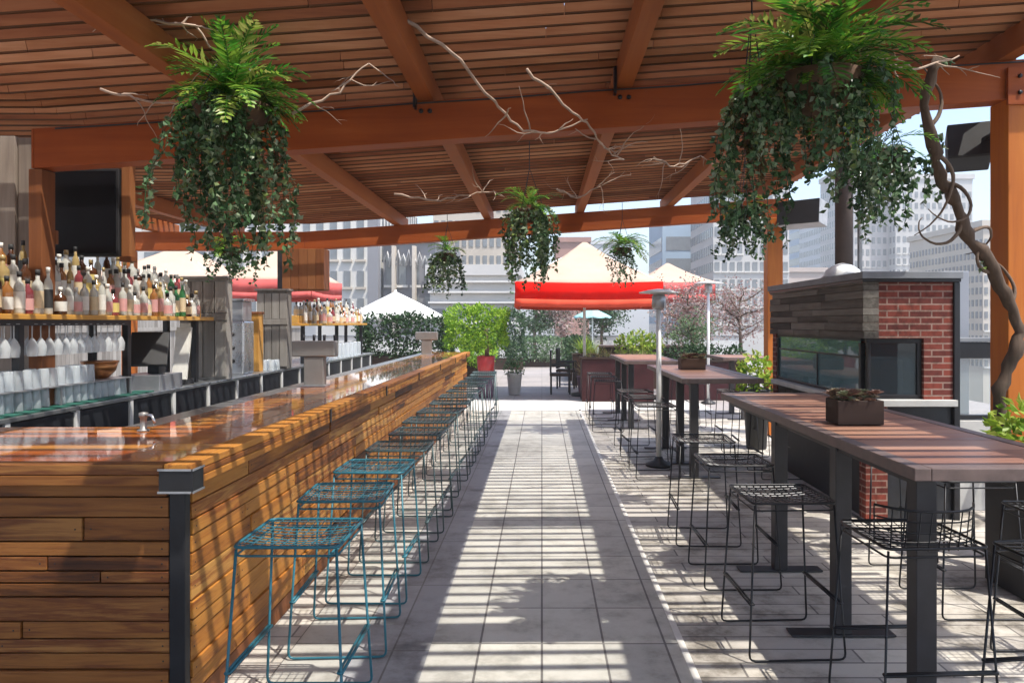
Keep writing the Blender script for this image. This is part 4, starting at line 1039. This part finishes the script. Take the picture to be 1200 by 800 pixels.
def sq_umbrella(cx, cy, hx, hy, ze, za, val, lab, top, vmat, vmat2=None, pole=True):
    t = thing('square_umbrella', (cx, cy, 0), lab, 'umbrella', 'umbrellas on the terrace')
    b = MB(); C4 = [(cx - hx, cy - hy), (cx + hx, cy - hy), (cx + hx, cy + hy), (cx - hx, cy + hy)]; n = 8
    for k in range(4):
        A = Vector((*C4[k], ze)); B = Vector((*C4[(k + 1) % 4], ze)); T = Vector((cx, cy, za))
        vs = []; fs = []
        for i in range(n + 1):
            for j in range(n + 1):
                u = i / n; q = (A.lerp(B, j / n)).lerp(T, u * .97); q.z -= .12 * math.sin(PI * u) * (za - ze) * .6 + .03 * math.sin(PI * j / n) * (1 - u)
                vs.append(q)
        for i in range(n):
            for j in range(n): a = i * (n + 1) + j; fs.append((a, a + 1, a + n + 2, a + n + 1))
        b.add(vs, fs, 0, .5, True)
    b.build('canopy', top, t).modifiers.new('thick', 'SOLIDIFY').thickness = .006
    b = MB(); b2 = MB()
    for k in range(4):
        A = Vector((*C4[k], ze)); B = Vector((*C4[(k + 1) % 4], ze)); n = 24; vs = []; vs2 = []
        nr = (B - A).cross(Vector((0, 0, 1))).normalized()
        for j in range(n + 1):
            u = j / n; q = A.lerp(B, u); q.z -= .03 * math.sin(PI * u); w = nr * .02 * math.sin(u * 31); s = nr * .015
            for (zz, l) in ((0, vs), (-val * .68, vs)): l.append(q + w * abs(zz) * 3 + Vector((0, 0, zz)) + s)
            for (zz, l) in ((-val * .683, vs2), (-val, vs2)): l.append(q + w * abs(zz) * 3 + Vector((0, 0, zz)) + s)
        fs = [(2 * j, 2 * j + 1, 2 * j + 3, 2 * j + 2) for j in range(n)]
        b.add(vs, fs, 0, .5, True); b2.add(vs2, fs, 0, .5, True)
    v = b.build('valance', vmat, t); v.modifiers.new('thick', 'SOLIDIFY').thickness = .005
    b2.build('valance_band', vmat2 or vmat, t).modifiers.new('thick', 'SOLIDIFY').thickness = .005
    b = MB(); b.tube([(cx, cy, .1), (cx, cy, za - .06)], .035, 10); b.build('pole', 'white_pl', t)
    b = MB(); b.lathe([(.3, .003), (.3, .06), (.06, .1), (.05, .16)], (cx, cy, 0), 16); b.build('foot', 'darkleg', t)
    for p in C4:
        b = MB(); b.tube([(p[0] * .99 + cx * .01, p[1] * .99 + cy * .01, ze - .02), (cx, cy, za - .1)], .014, 5); b.build('rib', 'white_pl', t)
sq_umbrella(.95, 16.2, 1.48, 1.6, 2.46, 3.45, .50, 'large cream square umbrella with bright red valance at the end of the walkway', 'cream_cloth', 'red_cloth', 'salmon_cloth')
sq_umbrella(3.6, 20.8, 1.1, 1.1, 2.75, 3.35, .5, 'cream umbrella with faded red valance behind the blossom tree', 'cream_cloth', 'pink_cloth')
sq_umbrella(-7.25, 14.6, 1.35, 1.35, 2.45, 3.2, .34, 'cream umbrella with faded pink valance at far left behind the bottles', 'cream_cloth', 'pink_cloth')
sq_umbrella(-5.05, 14.2, .85, 1.0, 2.45, 3.15, .36, 'cream umbrella with faded pink valance behind the smaller plank cabinet', 'cream_cloth', 'pink_cloth')
def oct_umbrella(cx, cy, r, ze, za, lab, mat, n=8):
    t = thing('round_umbrella', (cx, cy, 0), lab, 'umbrella', 'umbrellas on the terrace')
    b = MB(); vs = []; fs = []; K = 6; J = n * 4
    for i in range(K + 1):
        for j in range(J):
            a = 2 * PI * j / J; s = (j % 4) / 4; cr = math.cos(PI / n) / math.cos(((a % (2 * PI / n)) - PI / n)); u = i / K
            rr_ = r * cr * (1 - u * .98); vs.append((cx + rr_ * math.cos(a), cy + rr_ * math.sin(a), ze + (za - ze) * u ** .9 - .05 * math.sin(PI * s) * (1 - u)))
    for i in range(K):
        for j in range(J): fs.append((i * J + j, i * J + (j + 1) % J, (i + 1) * J + (j + 1) % J, (i + 1) * J + j))
    b.add(vs, fs, 0, .5, True); b.build('canopy', mat, t).modifiers.new('thick', 'SOLIDIFY').thickness = .006
    b = MB(); b.tube([(cx, cy, .08), (cx, cy, za + .05)], .03, 8); b.build('pole', 'white_pl', t)
    b = MB(); b.lathe([(.28, .003), (.28, .05), (.05, .09)], (cx, cy, 0), 14); b.build('foot', 'darkleg', t)
    for k in range(n):
        a = 2 * PI * k / n
        b = MB(); b.tube([(cx + .98 * r * math.cos(a), cy + .98 * r * math.sin(a), ze - .015), (cx, cy, za - .06)], .01, 4); b.build('rib', 'white_pl', t)
oct_umbrella(-3.75, 18.6, 1.35, 1.72, 2.42, 'white round umbrella behind the bar above the dark hedge', 'white_cloth')
oct_umbrella(1.95, 28, .75, 1.85, 2.2, 'small pale teal umbrella far away beneath the red valance', 'teal_cloth')

# ------------------------------------------------------------------ city
GZ = -14
def building(name, x0, x1, y0, dep, ztop, mat, lab, cols_, z0w, dz, wh, ww, kind='window', extra=None, zvis=-2, winmat='win'):
    """windows on the front and on the side facing the terrace axis; only rows above zvis"""
    t = thing(name, ((x0 + x1) / 2, y0, GZ), lab, 'building', None)
    abox('walls', mat, t, x0, x1, y0, y0 + dep, GZ + .01, ztop, bevel=0, t=.5)
    abox('parapet', mat, t, x0 - .2, x1 + .2, y0 - .2, y0 + dep + .2, ztop + .01, ztop + max(.5, (ztop - GZ) * .02), bevel=0, t=.5)
    z = z0w; pos = []
    sx = x1 if (x0 + x1) / 2 < 0 else x0
    while z + wh < ztop - .3:
        if z > zvis:
            if kind == 'band':
                pos.append(('f', x0 + .4, z, x1 - x0 - .8)); pos.append(('s', y0 + .4, z, dep - .8))
            else:
                step = (x1 - x0) / cols_
                for i in range(cols_): pos.append(('f', x0 + step * (i + .5) - ww / 2, z, ww))
                n2 = max(1, int(dep / (step * 1.1)))
                for i in range(n2): pos.append(('s', y0 + dep / n2 * (i + .5) - ww / 2, z, ww))
        z += dz
    rest = MB(); proto = {}
    def wbox(m, k, a, z, w):
        if k == 'f': m.box(a, a + w, y0 - .05, y0 + .02, z, z + wh, 0, .5)
        else: m.box(sx - .05, sx + .05, a, a + w, z, z + wh, 0, .5)
    for q, (k, a, z, w) in enumerate(pos):
        if q >= 96: wbox(rest, k, a, z, w); continue
        if k not in proto:
            m = MB(); wbox(m, k, a, z, w); o = m.build('window', winmat, t); proto[k] = (o, a, z)
            if kind != 'band' and k == 'f':
                m = MB(); m.box(a - .1, a + w + .1, y0 - .16, y0 - .001, z - .14, z - .01, 0, .5); m.build('sill', 'b_cream' if mat == 'b_white' else 'b_white', o)
        else:
            p, pa, pz = proto[k]; o = copy_tree(p, t); o.location = (a - pa, 0, z - pz) if k == 'f' else (0, a - pa, z - pz)
    if rest.v: rest.build('window', winmat, t)['kind'] = 'stuff'
    if extra: extra(t)
    return t
H0 = 1.63
# left side
building('white_building', -31, -19.8, 45, 14, 22, 'b_white', 'white building at far left glimpsed above the pink umbrellas', 4, 1.0, 3.2, 1.8, 1.3)
def bal(t):
    pass
building('white_apartment_house', -19.0, -9.1, 41, 12, 20, 'b_white', 'white apartment house with small dark windows left of the iron facade', 13, 2.1, 1.55, .9, .38)
def iron(t):
    b = MB(); b.box(-8.9, -8.35, 37, 37.5, GZ, 14); b.build('pilaster', 'b_iron', t)
    for i in range(2):
        x = -7.75 + i * 1.05
        m = MB(); m.box(x, x + .16, 37.4, 37.9, 0, 5.6); m.build('mullion_column', 'b_cream', t)
    for i in range(9):
        m = MB(); m.tube([(-8.2 + .28 * i, 37.6, 4.6 + U(-.2, .2)), (-8.0 + .28 * i, 37.55, 5.2 + U(-.2, .2)), (-7.85 + .28 * i, 37.6, 4.6)], .06, 5); m.build('ornament', 'b_grey', t)
building('iron_fronted_building', -8.3, -5.6, 38, 10, 5.8, 'b_iron', 'dark grey iron fronted building with pale columns behind the white umbrella', 4, 1.5, 2.1, 1.5, .38, extra=iron)
building('cream_building', -9.3, -2.2, 62, 14, 17, 'b_cream', 'cream brick building above the boxwood tree', 12, 3.6, 1.5, .75, .36)
def bands(t):
    for z in (3.05, 3.55, 2.55): abox('ledge', 'b_white', t, -5.45, -1.15, 34.7, 34.98, z, z + .09)
building('low_grey_building', -5.4, -1.2, 35, 6, 3.9, 'b_grey', 'low grey building with white ledges left of the red umbrella', 5, 1.7, 4, .6, .6, extra=bands)
building('small_brick_building', 1.4, 4.7, 72, 10, 9.6, 'b_red', 'small red brick building seen over the red umbrella', 3, 4.2, 2.2, 1.1, .7)
building('pale_office_block', 4.9, 11.5, 110, 12, 13.5, 'b_pale', 'pale distant office block right of the small brick building', 4, 4, 3, 1.4, 1.0)
building('blue_glass_block', 13.3, 18.8, 80, 10, 13.5, 'b_blue', 'blue grey glass block under the far beam right of the umbrella', 1, 0, 2.4, 1.5, 1, 'band')
building('grey_apartment_block', 15.6, 22.5, 66, 10, 15, 'b_grey', 'grey apartment block behind the blossom trees', 10, 1.5, 1.6, .85, .42)
building('pink_house', 27, 31.3, 80, 8, 7.2, 'b_pink', 'small pinkish building just right of the far right post', 2, 2, 2.4, 1.0, .8)
building('blue_tower', 50.5, 55.0, 140, 10, 21, 'b_blue', 'slim blue tower above the kiosk plank panel', 1, 0, 2.6, 1.4, 1, 'band')
building('pale_tower', 46.5, 50.5, 121, 10, 20, 'b_pale', 'pale slab tower immediately right of the slim blue tower', 6, 3, 1.7, .9, .4)
building('mauve_apartment_tower', 43.0, 51.5, 100, 12, 23.0, 'b_mauve', 'mauve grey apartment tower with stepped windows above the brick kiosk', 11, 4.5, 1.6, .85, .42, zvis=4)
building('grey_apartment_tower', 47.8, 58.2, 98, 14, 21, 'b_grey', 'broad grey apartment tower between the flue and the twisted vine', 13, 5, 1.5, .8, .42, zvis=5)
building('cream_tower', 36.5, 41.5, 60, 12, 9.6, 'b_cream', 'cream tower with many small windows behind the grey railing column', 10, -2, 1.0, .55, .26, zvis=-4)
building('long_background_block', -60, -32, 90, 20, 20, 'b_cream', 'long cream block far left beyond the terrace', 8, 0, 3.2, 1.6, 1.4)
# terrace end wall
t = thing('parapet_wall', (0, 32.8, 0), 'low pale parapet wall closing the far end of the terrace', 'wall')
abox('wall', 'sill', t, -11, 9, 32.6, 32.9, .003, 1.0); abox('coping', 'coping', t, -11, 9, 32.55, 32.95, 1.002, 1.06)
t = thing('timber_fence', (-10.6, 10, 0), 'grey timber fence along the left side of the terrace behind the back bar', 'fence')
b = MB(); y = 2
while y < 32: b.box(-10.7, -10.67, y, y + .14, .003, 1.85 + U(-.01, .01)); y += .15
b.build('boards', 'grey_wood_z', t); abox('rail', 'grey_wood_z', t, -10.66, -10.6, 2, 32, 1.4, 1.5)

# ------------------------------------------------------------------ haze
hm = bpy.data.materials.new('haze_air'); hm.use_nodes = True; hn = hm.node_tree
hn.nodes.remove(hn.nodes['Principled BSDF'])
pv = hn.nodes.new('ShaderNodeVolumePrincipled'); pv.inputs['Color'].default_value = (.96, .94, .91, 1); pv.inputs['Density'].default_value = .0028; pv.inputs['Anisotropy'].default_value = .2
hn.links.new(pv.outputs[0], hn.nodes['Material Output'].inputs['Volume'])
b = MB(); b.box(-620, 620, -320, 1520, -15.2, 26); ho = b.build('haze', hm); struct(ho, 'stuff')

# ------------------------------------------------------------------ light, sky, camera
sd = Vector((.38, -.30, 1.0)).normalized()
L = bpy.data.lights.new('sun', 'SUN'); L.energy = 2.7; L.angle = R(.5); L.color = (1, .95, .86)
so = bpy.data.objects.new('sun', L); col.objects.link(so); so.rotation_euler = (-sd).to_track_quat('-Z', 'Y').to_euler(); so.location = (5, -5, 12)
w = bpy.data.worlds.new('World'); scn.world = w; w.use_nodes = True
nt = w.node_tree; bg = nt.nodes['Background']
sky = nt.nodes.new('ShaderNodeTexSky'); sky.sky_type = 'NISHITA'; sky.sun_disc = False
sky.sun_elevation = math.asin(sd.z); sky.sun_rotation = math.atan2(sd.x, sd.y)
sky.air_density = 1.0; sky.dust_density = 2.0; sky.ozone_density = 1.0
nt.links.new(sky.outputs[0], bg.inputs[0]); bg.inputs[1].default_value = .15
cam = bpy.data.cameras.new('camera'); co = bpy.data.objects.new('camera', cam); col.objects.link(co)
co.location = (0, 0, H0); co.rotation_euler = (R(90), 0, 0)
cam.sensor_width = 36; cam.lens = 850 / 1200 * 36; cam.shift_x = -35 / 1200; cam.shift_y = -22 / 1200
cam.clip_end = 3000; cam.clip_start = .05
scn.camera = co
vs = scn.view_settings; vs.view_transform = 'Standard'; vs.look = 'None'; vs.gamma = 1; vs.exposure = 1.22; vs.use_curve_mapping = False
scn.cycles.max_bounces = 10; scn.cycles.diffuse_bounces = 6; scn.cycles.transparent_max_bounces = 24
scn.cycles.use_denoising = True
